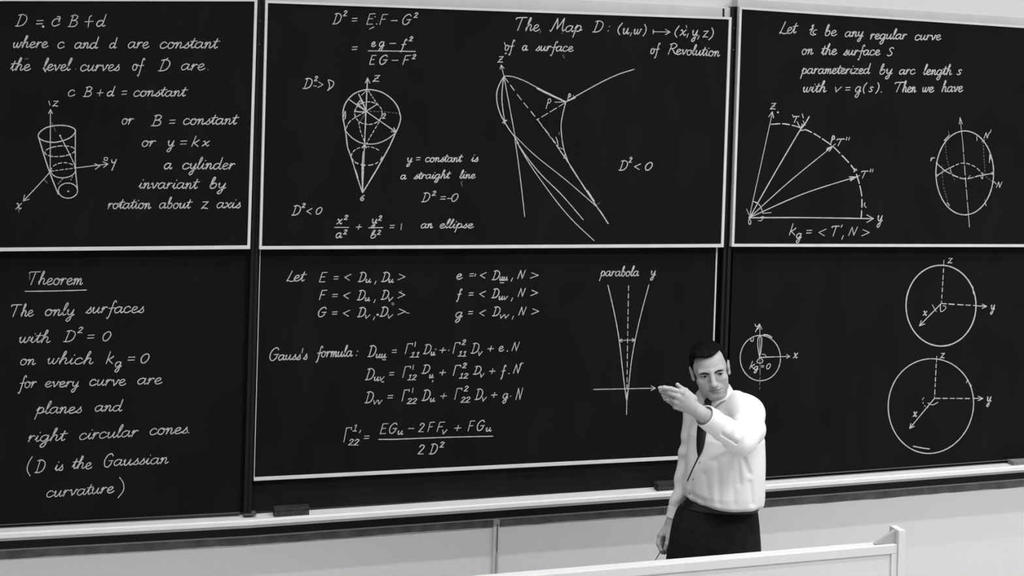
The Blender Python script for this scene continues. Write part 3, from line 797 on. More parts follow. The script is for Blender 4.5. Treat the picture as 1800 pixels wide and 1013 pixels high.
mk.t('I','e',1418,1457,238,36).t('I','=',1508,1535,232,34).line('I',[(1549,203),(1544,218)]).t('I','<',1582,1622,236,34).t('I','D',1662,1714,242,36).t('I','uu',1715,1770,248,26).line('I',[(1718,263),(1742,263)],3).t('K',',',190,204,238,36).t('K','N',235,288,232,32).t('K','>',322,376,234,34).build()
W('LC',('I','f',1418,1455,365,30),('I','=',1503,1533,364,34),('I','<',1577,1617,364,34),('I','D',1660,1710,368,36),('I','uV',1710,1770,380,25),('K',',',190,203,375,36),('K','N',237,288,358,32),('K','>',325,372,356,34))
W('LC',('I','g',1410,1457,500,36),('I','=',1500,1530,492,34),('I','<',1577,1617,494,34),('I','D',1665,1717,492,36),('I','VV',1720,1777,508,26),('K',',',197,212,500,36),('K','N',242,294,485,32),('K','>',330,379,482,34))
mk = Marks('LC','chalk_lettering','white chalk handwriting')
mk.t('I','G',135,195,798,50).t('I','auss',195,345,795,36,792).line('I',[(362,715),(355,745)]).t('I','s',365,390,790,38).t('I','formula',452,702,775,38,770).t('I',':',728,740,770,40)
mk.t('I','D',808,864,773,44).t('I','uu',865,934,780,28).line('I',[(910,793),(930,793)],2.6).t('I','=',975,1006,758,36).t('I','Γ',1065,1116,752,40).t('I','1',1131,1136,702,19).t('I','II',1098,1160,775,20).t('I','D',1188,1243,752,37).t('I','u',1242,1270,762,24).t('I','+',1303,1342,750,38).dot('I',1365,728,7,True).dot('I',1275,722,8,True)
mk.t('I','Γ',1393,1442,748,42).t('I','2',1455,1481,690,20).t('I','II',1428,1482,768,20).t('I','D',1517,1572,748,40).t('I','V',1570,1594,765,28).t('I','+',1633,1672,742,38).t('I','e',1708,1742,735,34).dot('I',1767,733,5).t('K','N',195,247,730,34).build()
mk = Marks('LC','chalk_lettering','white chalk handwriting')
mk.t('I','D',790,852,930,44).t('I','uV',852,920,938,28).line('I',[(905,945),(915,945)],3).t('I','=',957,988,912,36).t('I','Γ',1048,1102,915,44).t('I','1',1117,1122,860,18).t('I','I2',1082,1142,932,21).t('I','D',1178,1234,887,34).t('I','u',1232,1260,918,24).line('I',[(1255,935),(1252,945)],2.6).t('I','+',1303,1342,905,38).t('I','Γ',1395,1447,900,40).t('I','2',1458,1486,850,20).t('I','I2',1437,1497,920,20).t('I','D',1533,1587,893,32).t('I','V',1583,1607,914,28).t('I','+',1645,1682,896,38).t('I','f',1722,1757,895,33).dot('I',1778,888,5).t('K','N',205,258,885,36).line('K',[(250,830),(258,818),(272,816)]).build()
mk = Marks('LC','chalk_lettering','white chalk handwriting')
mk.t('J','D',788,846,150,44).t('J','VV',850,906,160,29).t('J','=',945,980,132,36).t('J','Γ',1043,1094,138,44).t('J','1',1114,1119,80,18).t('J','22',1078,1144,157,22).t('J','D',1180,1236,135,42).t('J','u',1238,1269,143,25).t('J','+',1308,1349,128,38).t('J','Γ',1405,1456,128,44).t('J','2',1470,1498,70,21).t('J','22',1447,1511,148,22).t('J','D',1545,1597,128,42).t('J','V',1597,1624,140,29).t('J','+',1658,1695,120,38).t('J','g',1735,1772,120,34).dot('J',1790,104,5).t('K','N',222,270,1068,46).build()
mk = Marks('LC','chalk_lettering','white chalk fraction')
mk.t('J','Γ',643,697,420,56).t('J','I',705,732,345,26).line('J',[(758,340),(751,356)],2.4).t('J','22',675,747,442,24).t('J','=',783,818,411,36).t('J','E',893,946,362,40).t('J','G',957,1008,360,40).t('J','u',1015,1050,368,27).t('J','-',1088,1124,352,38).t('J','2',1157,1196,352,36).t('J','F',1220,1267,350,38).t('J','F',1283,1337,348,38).t('J','V',1323,1352,366,30).t('J','+',1405,1447,350,42).t('J','F',1497,1544,345,40).t('J','G',1560,1609,340,40).t('J','u',1622,1657,347,26)
mk.line('J',[(883,402),(1000,401),(1200,393),(1400,386),(1668,380)]).t('J','2',1152,1196,503,38).t('J','D',1230,1286,502,40).t('J','2',1303,1332,457,22).build()
mk = Marks('LC','chalk_marking','chalk sketch of a narrow parabola with axes', 2.1)
mk.t('K','parabola',797,1068,217,34).t('K','y',1147,1182,213,34)
mk.line('K',[(855,280),(890,430),(920,580),(940,720),(960,900),(975,1013),(985,1085)],2.3).line('K',[(1137,277),(1090,450),(1050,620),(1020,780),(1000,950),(985,1085)],2.3)
mk.dash('K',[(997,283),(990,650),(985,1060)],34,18,2.0).line('K',[(985,1060),(983,1168)],2.2).line('K',[(932,660),(1040,657)],2.2).arrow('K',(932,660),(-1,0),22,28,2.6).arrow('K',(1042,657),(1,0),22,28,2.6)
mk.line('K',[(757,997),(950,993),(1180,988)],2.0).arrow('K',(1182,988),(1,0),34,28).build()
# ---- upper right
mk = Marks('UR','chalk_lettering','white chalk handwriting')
mk.t('L','L',368,412,198,40).t('L','et',412,476,195,36).t('L','&',545,586,205,32).t('L','be',635,703,210,32).t('L','any',752,857,215,30).t('L','regular',900,1112,228,30,230).t('L','curve',1162,1313,234,30).build()
W('UR',('L','on',500,564,318,32),('L','the',613,703,320,32),('L','surface',742,956,323,30),('L','S',998,1036,327,28))
W('UR',('L','parameterized',490,900,432,30),('L','by',955,1027,434,30),('L','arc',1070,1162,435,28),('L','length',1210,1376,438,30),('L','S',1407,1434,438,17))
W('UR',('L','with',507,641,540,32),('L','V',695,730,538,30),('L','=',755,781,542,32),('L','g',810,844,540,32),('L','(',858,880,535,25),('L','S',890,916,538,17),('L',')',930,950,535,25),('L','.',962,970,540,30),('L','T',1045,1100,540,32),('L','hen',1088,1166,540,32),('L','we',1205,1271,540,30),('L','have',1318,1441,538,32))
mk = Marks('UR','chalk_marking','chalk sketch of arrows fanning out under a dashed arc', 2.4)
mk.t('M','Z',313,346,107,21).line('M',[(190,742),(325,130)],2.2).arrow('M',(325,122),(.2,-1),36,24).dot('M',358,125,7)
mk.dash('M',[(318,195),(400,193),(490,215),(560,245),(620,282),(680,325),(740,385),(790,440),(820,495),(845,590),(850,660),(845,745)],52,18,3.0)
mk.line('M',[(192,742),(340,480),(490,225)],2.8).line('M',[(490,225),(515,195),(541,150)],2.6).line('M',[(487,232),(500,205)],4).line('M',[(490,232),(515,228)],3).arrow('M',(505,205),(-.3,1),14,50)
mk.line('M',[(192,742),(420,535),(665,335)],2.4).arrow('M',(678,324),(1,-.8),34,18,3).line('M',[(645,345),(670,330)],4).line('M',[(665,335),(695,310)],2)
mk.line('M',[(192,742),(500,605),(800,508)],2.5).arrow('M',(815,504),(1,-.3),38,18,3).line('M',[(780,516),(808,508)],4).line('M',[(815,505),(836,495)],2)
mk.line('M',[(192,743),(500,742),(905,748)],2.6).arrow('M',(917,748),(1,0),44,30).t('M','y',938,970,765,36)
mk.t('M','T',450,482,185,20).line('M',[(443,140),(449,152)]).line('M',[(500,135),(507,158)]).line('M',[(470,180),(480,200),(488,210)],2).line('M',[(505,175),(512,190),(506,200)],2)
mk.t('M','T',705,747,320,22).line('M',[(762,272),(758,288)]).line('M',[(777,272),(772,288)]).t('M','T',848,887,510,23).line('M',[(902,458),(898,474)]).line('M',[(915,458),(911,474)])
mk.t('M','p',668,692,285,22).line('M',[(790,445),(820,465)],2.6).line('M',[(800,475),(818,458)],2).line('M',[(868,655),(864,670),(875,683)],2).line('M',[(848,700),(845,745)],2.4)
mk.line('M',[(215,648),(250,668),(272,718)],2).dash('M',[(210,645),(240,655)],8,8,2).line('M',[(270,717),(318,712)],2).line('M',[(243,760),(262,758),(272,735)],2).line('M',[(258,738),(275,735)],2).line('M',[(175,692),(188,725)],2)
mk.line('M',[(192,742),(186,765),(192,782),(200,770),(192,745)],2.2).dot('M',191,742,7).build()
W('UR',('M','k',425,463,845,36),('M','g',465,496,862,28),('M','=',525,556,847,34),('M','<',598,640,852,34),('M','T',675,718,850,33),("M","'",729,738,848,32),('M',',',732,747,856,34),('M','N',772,824,847,28),('M','>',848,893,852,34))
mk = Marks('UR','chalk_marking','chalk sketch of an ellipse with curves inside', 2.0)
mk.ell('M',1452,480,169,246,w=2.5).line('M',[(1425,158),(1440,300)],1.7).dash('M',[(1440,300),(1460,560),(1480,800)],60,10,1.6).arrow('M',(1425,155),(-.1,-1),40,14,1.5)
mk.line('M',[(1290,495),(1330,470),(1370,448)],2.2).dash('M',[(1370,448),(1440,422),(1510,443),(1560,490)],22,12,2).dash('M',[(1560,490),(1625,540)],10,10,1.7,True)
mk.line('M',[(1284,420),(1310,445),(1340,470)],2).dash('M',[(1340,470),(1400,500),(1460,515),(1540,495)],34,10,2.4).line('M',[(1540,496),(1620,482)],2.4)
mk.dash('M',[(1337,285),(1345,380),(1370,490)],8,10,1.8,True).dash('M',[(1560,300),(1565,400),(1572,490)],8,10,1.8,True).dash('M',[(1318,440),(1328,560),(1360,668)],8,12,1.8,True).dash('M',[(1370,460),(1395,530)],8,12,1.6,True)
mk.line('M',[(1332,290),(1362,258)],2.6).line('M',[(1357,235),(1360,262)],1.6,faint=True).line('M',[(1522,268),(1524,290)],2).line('M',[(1553,296),(1568,288)],2).line('M',[(1598,375),(1596,420)],2).line('M',[(1600,365),(1602,400)],2)
mk.line('M',[(1350,655),(1362,672)],2.6).line('M',[(1568,655),(1578,672)],2.2).dash('M',[(1568,635),(1575,665)],8,8,1.6,True).line('M',[(1285,505),(1298,490)],2.2).line('M',[(1620,482),(1610,476)],2.4).line('M',[(1612,490),(1620,482)],2)
mk.t('M','N',1565,1596,277,19).line('M',[(1606,228),(1601,245)],2).t('M','N',1637,1671,566,19).line('M',[(1622,530),(1637,545)],2).t('M','r',1252,1276,410,20).line('M',[(1545,500),(1556,515),(1558,480)],1.8).line('M',[(1470,515),(1484,495)],1.8).line('M',[(1368,450),(1372,480)],1.8).build()
# ---- lower right
mk = Marks('LR','chalk_marking','large upper chalk circle with axes', 2.4)
mk.ell('N',1313,325,205,237,0,360,0,w=2.9).line('N',[(1498,215),(1505,255)],3.4).line('N',[(1330,58),(1328,92)],2).dash('N',[(1328,108),(1322,210),(1315,312)],24,13,2).t('N','z',1353,1379,76,28)
mk.dash('N',[(1315,312),(1400,318),(1515,324)],30,16,2.4).line('N',[(1515,326),(1578,329)],2.4).arrow('N',(1580,329),(1,0),28,26).t('N','y',1603,1627,347,28).line('N',[(1605,362),(1622,352)],2,faint=True)
mk.line('N',[(1313,314),(1250,378),(1188,442)],2.5).arrow('N',(1187,443),(-1,1),32,26).t('N','x',1208,1231,382,26).line('N',[(1262,320),(1285,360)],1.8).line('N',[(1310,320),(1312,360),(1338,345),(1340,330),(1325,325)],1.7).build()
mk = Marks('LR','chalk_marking','small chalk circle beside the man', 2.1)
mk.ell('N',255,632,118,133,0,360,0,w=2.3).dash('N',[(252,640),(253,720),(251,815)],40,14,1.7,True).line('N',[(252,440),(252,635)],2).arrow('N',(252,436),(0,-1),30,24).line('N',[(252,628),(427,622)],2).line('N',[(260,628),(330,625)],2.8).arrow('N',(428,622),(1,0),22,30)
mk.t('N','x',448,474,632,30).t('N','Y',225,249,458,26).line('N',[(250,625),(240,560),(242,515),(258,505),(264,530),(258,590),(251,625)],2).line('N',[(200,515),(200,532),(212,532),(215,515)],2).line('N',[(275,495),(300,498),(322,512)],3)
mk.line('N',[(252,628),(235,655),(258,662),(270,648),(256,630)],2).line('N',[(265,610),(282,612),(290,625)],1.8).t('N','k',192,222,695,24).t('N','g',218,242,700,20).t('N','=',260,276,693,18).t('N','0',292,314,697,19).build()
mk = Marks('LR','chalk_marking','large lower chalk circle with axes', 2.4)
pts = []
for i in range(61):
    a = math.radians(-90 + 6 * i)
    rx = 250 - 6 * math.sin(a); ry = 268
    pts.append((1252 + rx * math.cos(a) + 6 * math.cos(2 * a) * .3, 447 + ry * math.sin(a) + (14 * math.cos(a - 2.4))))
mk.line('O', pts, 2.9, False).line('O',[(1468,295),(1490,330)],3).line('O',[(1462,310),(1470,290)],2).line('O',[(1150,682),(1200,692),(1245,698)],2.6)
mk.line('O',[(1288,155),(1286,188)],2).dash('O',[(1285,198),(1280,300),(1275,402)],26,14,2).t('O','z',1310,1334,166,28).dash('O',[(1275,402),(1380,402),(1485,403)],34,12,2.2).line('O',[(1500,402),(1556,402)],2.2).arrow('O',(1558,402),(1,0),30,26).t('O','y',1580,1606,420,30)
mk.line('O',[(1273,404),(1200,492),(1130,577)],2.5).arrow('O',(1129,578),(-1,1.2),30,26,2.8).t('O','x',1150,1172,508,28).dash('O',[(1205,405),(1212,440),(1240,458)],6,14,1.9).line('O',[(1236,428),(1262,440),(1295,425)],1.9).dot('O',1211,399,4).build()
# ------------------------------------------------------------------ signed distance sculpting
F32 = np.float32


def s_ell(P, c, r):
    q = (P - np.array(c, F32)) / np.array(r, F32)
    k = np.sqrt((q * q).sum(1)) + 1e-9
    q2 = q / np.array(r, F32)
    k2 = np.sqrt((q2 * q2).sum(1)) + 1e-9
    return k * (k - 1.0) / k2


def s_cap(P, a, b, ra, rb=None):
    rb = ra if rb is None else rb
    a = np.array(a, F32); b = np.array(b, F32); d = b - a
    t = np.clip(((P - a) @ d) / max(float(d @ d), 1e-9), 0, 1)
    q = P - a - t[:, None] * d
    return np.sqrt((q * q).sum(1)) - (ra + (rb - ra) * t)


def s_chain(P, pts, rads, k=0.0):
    d = None
    for i in range(len(pts) - 1):
        e = s_cap(P, pts[i], pts[i + 1], rads[i], rads[i + 1])
        d = e if d is None else (smin(d, e, k) if k > 0 else np.minimum(d, e))
    return d


def smin(a, b, k):
    h = np.clip(0.5 + 0.5 * (b - a) / k, 0, 1)
    return b + (a - b) * h - k * h * (1 - h)


def smax(a, b, k):
    return -smin(-a, -b, k)


def nets(fn, lo, hi, cs, B=24):
    """naive surface nets over fn on a lattice of cell cs, skipping empty blocks"""
    lo = np.array(lo, float); n = np.ceil((np.array(hi, float) - lo) / cs).astype(int) + 2
    VK = []; VP = []; QK = []
    NX, NY, NZ = (int(v) + B + 4 for v in n)
    corners = np.array([(i, j, k) for i in (0, 1) for j in (0, 1) for k in (0, 1)])
    edges = [(a, b) for a in range(8) for b in range(a + 1, 8) if np.abs(corners[a] - corners[b]).sum() == 1]
    rad = math.sqrt(3) * (B + 1) * cs * 0.5
    starts = [(i, j, k) for i in range(0, n[0], B) for j in range(0, n[1], B) for k in range(0, n[2], B)]
    cent = np.array([lo + (np.array(s) + (B + 1) / 2) * cs for s in starts], F32)
    live = np.abs(fn(cent)) < rad * 1.35 + 0.012
    ar = np.arange(B + 2)
    gi, gj, gk = np.meshgrid(ar, ar, ar, indexing='ij')
    flat = np.stack([gi.ravel(), gj.ravel(), gk.ravel()], 1)
    for s, on in zip(starts, live):
        if not on: continue
        P = (lo + (flat + np.array(s)) * cs).astype(F32)
        v = fn(P).reshape(B + 2, B + 2, B + 2)
        ins = v < 0
        if ins.all() or not ins.any(): continue
        C = [v[a:a + B + 1, b:b + B + 1, c:c + B + 1] for a, b, c in corners]
        I = [ins[a:a + B + 1, b:b + B + 1, c:c + B + 1] for a, b, c in corners]
        cnt = sum(x.astype(np.int8) for x in I)
        ci, cj, ck = np.nonzero((cnt > 0) & (cnt < 8))
        acc = np.zeros((len(ci), 3)); num = np.zeros(len(ci))
        for a, b in edges:
            va = C[a][ci, cj, ck]; vb = C[b][ci, cj, ck]
            cr = (va < 0) != (vb < 0)
            t = np.where(cr, va / np.where(cr, va - vb, 1), 0)
            p = corners[a] + t[:, None] * (corners[b] - corners[a])
            acc += p * cr[:, None]; num += cr
        pos = lo + (np.stack([ci, cj, ck], 1) + np.array(s) + acc / num[:, None]) * cs
        key = lambda x, y, z: ((x + s[0]).astype(np.int64) * NY + (y + s[1])) * NZ + (z + s[2])
        VK.append(key(ci, cj, ck)); VP.append(pos)
        # quads for sign-changing lattice edges
        a = ins[:B, 1:B + 1, 1:B + 1]; b = ins[1:B + 1, 1:B + 1, 1:B + 1]
        i, j, k = np.nonzero(a != b); fl = a[i, j, k]; j = j + 1; k = k + 1
        q = np.stack([key(i, j - 1, k - 1), key(i, j, k - 1), key(i, j, k), key(i, j - 1, k)], 1)
        QK.append(np.where(fl[:, None], q, q[:, ::-1]))
        a = ins[1:B + 1, :B, 1:B + 1]; b = ins[1:B + 1, 1:B + 1, 1:B + 1]
        i, j, k = np.nonzero(a != b); fl = a[i, j, k]; i = i + 1; k = k + 1
        q = np.stack([key(i - 1, j, k - 1), key(i - 1, j, k), key(i, j, k), key(i, j, k - 1)], 1)
        QK.append(np.where(fl[:, None], q, q[:, ::-1]))
        a = ins[1:B + 1, 1:B + 1, :B]; b = ins[1:B + 1, 1:B + 1, 1:B + 1]
        i, j, k = np.nonzero(a != b); fl = a[i, j, k]; i = i + 1; j = j + 1
        q = np.stack([key(i - 1, j - 1, k), key(i, j - 1, k), key(i, j, k), key(i - 1, j, k)], 1)
        QK.append(np.where(fl[:, None], q, q[:, ::-1]))
    K = np.concatenate(VK); Pp = np.concatenate(VP); Q = np.concatenate(QK)
    uk, idx = np.unique(K, return_index=True)
    Pp = Pp[idx]
    f = np.searchsorted(uk, Q)
    f = np.clip(f, 0, len(uk) - 1)
    ok = (uk[f] == Q).all(1)
    return Pp, f[ok]


def mesh_from(name, V, Q, material, parent=None):
    me = bpy.data.meshes.new(name)
    me.vertices.add(len(V)); me.vertices.foreach_set('co', np.asarray(V, F32).ravel())
    nq = len(Q)
    me.loops.add(nq * 4); me.loops.foreach_set('vertex_index', np.asarray(Q, np.int32).ravel())
    me.polygons.add(nq)
    me.polygons.foreach_set('loop_start', np.arange(0, nq * 4, 4, dtype=np.int32))
    me.polygons.foreach_set('loop_total', np.full(nq, 4, np.int32))
    me.update(calc_edges=True); me.validate()
    return link(name, me, material, parent, smooth=True)


def sculpt(name, fn, lo, hi, cs, material, parent=None):
    V, Q = nets(fn, lo, hi, cs)
    return mesh_from(name, V, Q, material, parent)


# ------------------------------------------------------------------ the man: his own frame (x = right across the view, y = away, z = up)
D0 = 5.65
q0 = ray(1265, 800); q0 = Vector((q0.x, q0.y, 0)).normalized()
pm = atdepth(1265, 800, D0)
MO = Vector((pm.x, pm.y, 0.0))
MX = Vector((q0.y, -q0.x, 0.0)); MY = q0
M2W = Matrix(((MX.x, MY.x, 0, MO.x), (MX.y, MY.y, 0, MO.y), (0, 0, 1, 0), (0, 0, 0, 1)))
W2M = M2W.inverted()


def L(px, py, dep=0.0):
    p = W2M @ atdepth(px, py, D0 + dep)
    return np.array((p.x, p.y, p.z), F32)


def rotz(a):
    c, s = math.cos(a), math.sin(a)
    return np.array(((c, -s, 0), (s, c, 0), (0, 0, 1)), F32)


M['skin'] = mat('skin', 0.37, 0.55, 0.3, noise=0.06, nscale=55, bump=0.06, bscale=300)
M['lip'] = mat('lips', 0.25, 0.5, 0.3)
M['hair'] = mat('dark_hair', 0.0032, 0.62, 0.06, bump=0.4, bscale=260)
M['brow'] = mat('eyebrow_hair', 0.028, 0.8, 0.05, noise=0.5, nscale=400)
M['eyewhite'] = mat('eye_white', 0.30, 0.25, 0.4)
M['iris'] = mat('eye_iris', 0.008, 0.3, 0.15)
M['shirt'] = mat('white_shirt_cotton', 0.74, 0.9, 0.1, bump=0.12, bscale=700)
M['collar'] = mat('white_collar_cotton', 0.74, 0.85, 0.1, bump=0.08, bscale=700)
M['tie'] = mat('dark_tie', 0.012, 0.6, 0.25, noise=0.5, nscale=220)
M['trouser'] = mat('dark_wool_trousers', 0.011, 0.9, 0.12, noise=0.25, nscale=30, bump=0.2, bscale=500)
M['belt'] = mat('black_leather_belt', 0.009, 0.35, 0.5)
M['buckle'] = mat('buckle_metal', 0.30, 0.35, 0.5, metallic=0.6)
M['shoe'] = mat('black_shoe_leather', 0.012, 0.3, 0.5)
M['button'] = mat('shirt_button', 0.32, 0.4, 0.4)
M['stick'] = mat('dark_stick', 0.02, 0.6, 0.2)

# ---- head frame
HYAW, HROLL, HPITCH = math.radians(5.0), math.radians(-12.5), math.radians(5)
EYE = L(1251.5, 659.5, -0.135)                 # point midway between the eyes
cr, sr = math.cos(HROLL), math.sin(HROLL)
RY = np.array(((cr, 0, sr), (0, 1, 0), (-sr, 0, cr)), F32)
cp, sp = math.cos(HPITCH), math.sin(HPITCH)
RX = np.array(((1, 0, 0), (0, cp, -sp), (0, sp, cp)), F32)   # + pitch: nod forward
HR = (rotz(HYAW) @ RY @ RX).astype(F32)
HO = EYE - HR @ np.array((0, -0.082, 0.0), F32)  # head origin (between the ears, eye level)


def toh(P):
    return (P - HO) @ HR


def fromh(q):
    return HO + HR @ np.array(q, F32)


EYEC = (0.0315, -0.0748, -0.0005)


def head_q(q):
    x = np.abs(q[:, 0]); H = np.stack([x, q[:, 1], np.where(q[:, 2] < 0, q[:, 2] * 1.12, q[:, 2])], 1)
    d = s_ell(H, (0, .014, .034), (.0725, .097, .0755))
    d = smin(d, s_ell(H, (0, -.03, .004), (.0615, .062, .084)), .02)
    d = smin(d, s_cap(H, (0, -.022, -.045), (0, -.042, -.07), .048, .040), .025)
    d = smin(d, s_cap(H, (.0485, .0, -.05), (.017, -.074, -.101), .015, .016), .025)
    d = smin(d, s_ell(H, (0, -.079, -.102), (.023, .016, .0165)), .012)
    d = smin(d, s_ell(H, (.041, -.060, -.028), (.021, .019, .017)), .02)
    d = smin(d, s_ell(H, (.0305, -.047, -.058), (.028, .029, .040)), .02)
    d = smin(d, s_cap(H, (0, -.0890, .0165), (.044, -.0735, .0165), .0093), .010)
    d = smax(d, -s_ell(H, (.0315, -.1035, -.0035), (.0205, .0215, .0118)), .007)
    # nose
    n = s_cap(H, (0, -.089, .014), (0, -.114, -.034), .0082, .0115)
    n = smin(n, s_ell(H, (0, -.1155, -.037), (.0125, .0105, .0100)), .006)
    n = smin(n, s_ell(H, (.0128, -.1005, -.0395), (.0075, .0110, .0075)), .010)
    d = smin(d, n, .009)
    d = smax(d, -s_ell(H, (.0072, -.1105, -.0485), (.0038, .005, .0032)), .003)
    # mouth
    d = smin(d, s_ell(H, (0, -.080, -.072), (.031, .0180, .026)), .016)
    d = smin(d, s_chain(H, [(0, -.0968, -.0660), (.011, -.0955, -.0650), (.0255, -.0865, -.0685)], (.0036, .0036, .002)), .004)
    d = smin(d, s_chain(H, [(0, -.0960, -.0755), (.012, -.0942, -.0748), (.0235, -.0870, -.0705)], (.0042, .0040, .0020)), .004)
    d = smax(d, -s_chain(H, [(0, -.1005, -.0706), (.012, -.0990, -.0703), (.0285, -.0880, -.0700)], (.0030, .0030, .0022)), .002)
    d = smax(d, -s_ell(H, (0, -.1010, -.0870), (.017, .006, .005)), .008)
    d = smax(d, -s_chain(H, [(.0175, -.1035, -.043), (.027, -.098, -.056), (.034, -.089, -.070)], (.0026, .0030, .0016)), .008)
    # eyelids around the eyeball
    lid = s_ell(H, EYEC, (.0140, .0138, .0136))
    lid = smax(lid, -s_ell(H, (.0318, -.0925, -.0012), (.0132, .013, .0054)), .0015)
    d = smin(d, lid, .003)
    # ears
    e = s_ell(H, (.0740, .016, -.010), (.0085, .017, .0285))
    e = smin(e, s_ell(H, (.0730, .009, -.034), (.007, .010, .010)), .006)
    e = smin(e, s_cap(H, (.0785, .030, -.014), (.0795, .016, .017), .0045), .005)
    e = smax(e, -s_ell(H, (.0850, .010, -.008), (.0062, .0095, .018)), .005)
    d = smin(d, e, .006)
    return d


NECKA = fromh((0, .030, -.075))
NECKB = L(1262, 722, 0.045)


def head(P):
    d = head_q(toh(P))
    nk = s_cap(P, NECKA, NECKB, .053, .058)
    return smin(d, nk, .018)


# ---- left (raised) arm and hand
LS, LE, LW = L(1313, 728, -0.10), L(1302, 774, -0.33), L(1233, 727.5, -0.455)
LC0 = LW + (LE - LW) * 0.12


def hp(x, y, dep):                            # point from the close-up survey of the raised hand
    return L(1140 + x / 10.133, 660 + y / 10.13, dep)


HB = -0.455
LHAND = {
    'index': ([hp(590, 305, HB - .030), hp(410, 245, HB - .030), hp(285, 222, HB - .026), hp(198, 226, HB - .020)], [.0105, .0092, .0082, .0070]),
    'middle': ([hp(530, 385, HB - .034), hp(375, 305, HB - .026), hp(285, 278, HB - .010), hp(212, 282, HB + .006)], [.0105, .0092, .0080, .0068]),
    'ring': ([hp(490, 475, HB - .028), hp(370, 385, HB - .008), hp(262, 340, HB + .004), hp(295, 425, HB + .012)], [.0100, .0088, .0078, .0066]),
    'little': ([hp(485, 555, HB - .016), hp(400, 480, HB + .006), hp(345, 455, HB + .022), hp(330, 440, HB + .036)], [.0092, .0080, .0070, .0062]),
    'thumb': ([hp(800, 420, HB - .004), hp(655, 285, HB + .004), hp(565, 225, HB + .006), hp(515, 168, HB + .004)], [.0150, .0125, .0098, .0078]),
}


def hand_field(P, H, wrist, fore, r_w=.026, r_f=.030):
    d = s_cap(P, fore, wrist, r_f, r_w)
    palm = None
    for nme in ('index', 'middle', 'ring', 'little'):
        pts, r = H[nme]
        e = s_cap(P, wrist + (pts[0] - wrist) * .12, pts[0], .0175, r[0] * 1.18)
        palm = e if palm is None else smin(palm, e, .012)
    tp, tr = H['thumb']
    palm = smin(palm, s_cap(P, wrist + (tp[0] - wrist) * .3, tp[1], tr[0], tr[1]), .014)
    palm = smin(palm, s_cap(P, tp[0], (H['index'][0][0] + tp[0]) * .5, .012, .010), .012)
    d = smin(d, palm, .016)
    for nme, (pts, r) in H.items():
        f = s_chain(P, pts, r, .0025)
        for p, rr in zip(pts[1:3], r[1:3]):    # knuckle swelling
            f = smin(f, np.sqrt(((P - p) ** 2).sum(1)) - rr * 1.0, .002)
        d = smin(d, f, .0045)
    for nme in ('middle', 'ring', 'little', 'index'):   # knuckles over the back of the hand
        p, r = H[nme][0][0], H[nme][1][0]
        d = smin(d, np.sqrt(((P - p - np.array((0, -.004, .002), F32)) ** 2).sum(1)) - r * 1.02, .006)
    return d


def lhand(P):
    return hand_field(P, LHAND, LW, LC0, .0265, .031)


# ---- right (hanging) arm and hand with the stick
RS, RE, RWR = L(1227, 729, 0.13), L(1209, 818, 0.15), L(1181, 919, 0.10)


def hr(x, y, dep):
    return L(1130 + x / 4.346, 780 + y / 4.346, dep)


RB = 0.09
RHAND = {
    'index': ([hr(132, 705, RB - .022), hr(117, 768, RB - .040), hr(136, 812, RB - .046), hr(158, 826, RB - .040)], [.0100, .0090, .0080, .0070]),
    'middle': ([hr(150, 716, RB - .010), hr(128, 788, RB - .020), hr(150, 832, RB - .026), hr(172, 830, RB - .026)], [.0102, .0092, .0080, .0070]),
    'ring': ([hr(170, 722, RB + .006), hr(150, 795, RB + .004), hr(166, 834, RB - .004), hr(186, 824, RB - .010)], [.0098, .0088, .0078, .0068]),
    'little': ([hr(190, 722, RB + .020), hr(176, 785, RB + .022), hr(186, 818, RB + .014), hr(196, 806, RB + .006)], [.0090, .0078, .0070, .0062]),
    'thumb': ([hr(205, 672, RB - .030), hr(196, 722, RB - .046), hr(184, 768, RB - .056), hr(170, 806, RB - .056)], [.0135, .0115, .0098, .0080]),
}


def rhand(P):
    return hand_field(P, RHAND, RWR, RWR + (RE - RWR) * .2, .0245, .027)


# ---- torso frame
PSI = math.radians(-46)
TR = rotz(PSI)
TC = L(1277, 830, 0.0)
TZ = {}


def zpy(py, dep=0.0):
    return float(L(1265, py, dep)[2])


def tot(P):
    return (P - np.array((TC[0], TC[1], 0), F32)) @ TR


def loft(q, secs, pw=2.3):
    """sections: (z, cx, cy, a, b) in the torso frame"""
    S = np.array(secs, float); S = S[np.argsort(S[:, 0])]
    z = q[:, 2]
    cx, cy, a, b = (np.interp(z, S[:, 0], S[:, i]) for i in (1, 2, 3, 4))
    u = np.abs((q[:, 0] - cx) / a); v = np.abs((q[:, 1] - cy) / b)
    r = (u ** pw + v ** pw) ** (1 / pw)
    return ((r - 1) * np.minimum(a, b)).astype(F32)


SH = [(zpy(714), -.01, .01, .105, .066), (zpy(732), -.005, .0, .150, .098), (zpy(765), .006, -.01, .174, .126), (zpy(800), .008, -.015, .174, .132),
      (zpy(835), .008, -.018, .176, .138), (zpy(858), .006, -.020, .178, .142), (zpy(872), .006, -.018, .176, .140), (zpy(879), .006, -.014, .168, .131), (zpy(884.5), .005, -.012, .160, .122), (zpy(902), .004, -.006, .150, .112)]
ZTOP, ZBOT = zpy(715), zpy(878.5)
NR = np.array([(math.cos(2.4 * i) * (14 + 5 * i), math.sin(1.7 * i) * (12 + 4 * i), (9 + 7 * i) * (1 if i % 2 else -1), 1.3 * i) for i in range(5)], F32)


def wob(P, k=1.0):
    s = 0
    for i, (a, b, c, ph) in enumerate(NR):
        s = s + np.sin((P[:, 0] * a + P[:, 1] * b + P[:, 2] * c) * k + ph) / (1 + .35 * i)
    return s / 2.4


_c = W2M @ CAM
CAML = np.array((_c.x, _c.y, _c.z), F32)


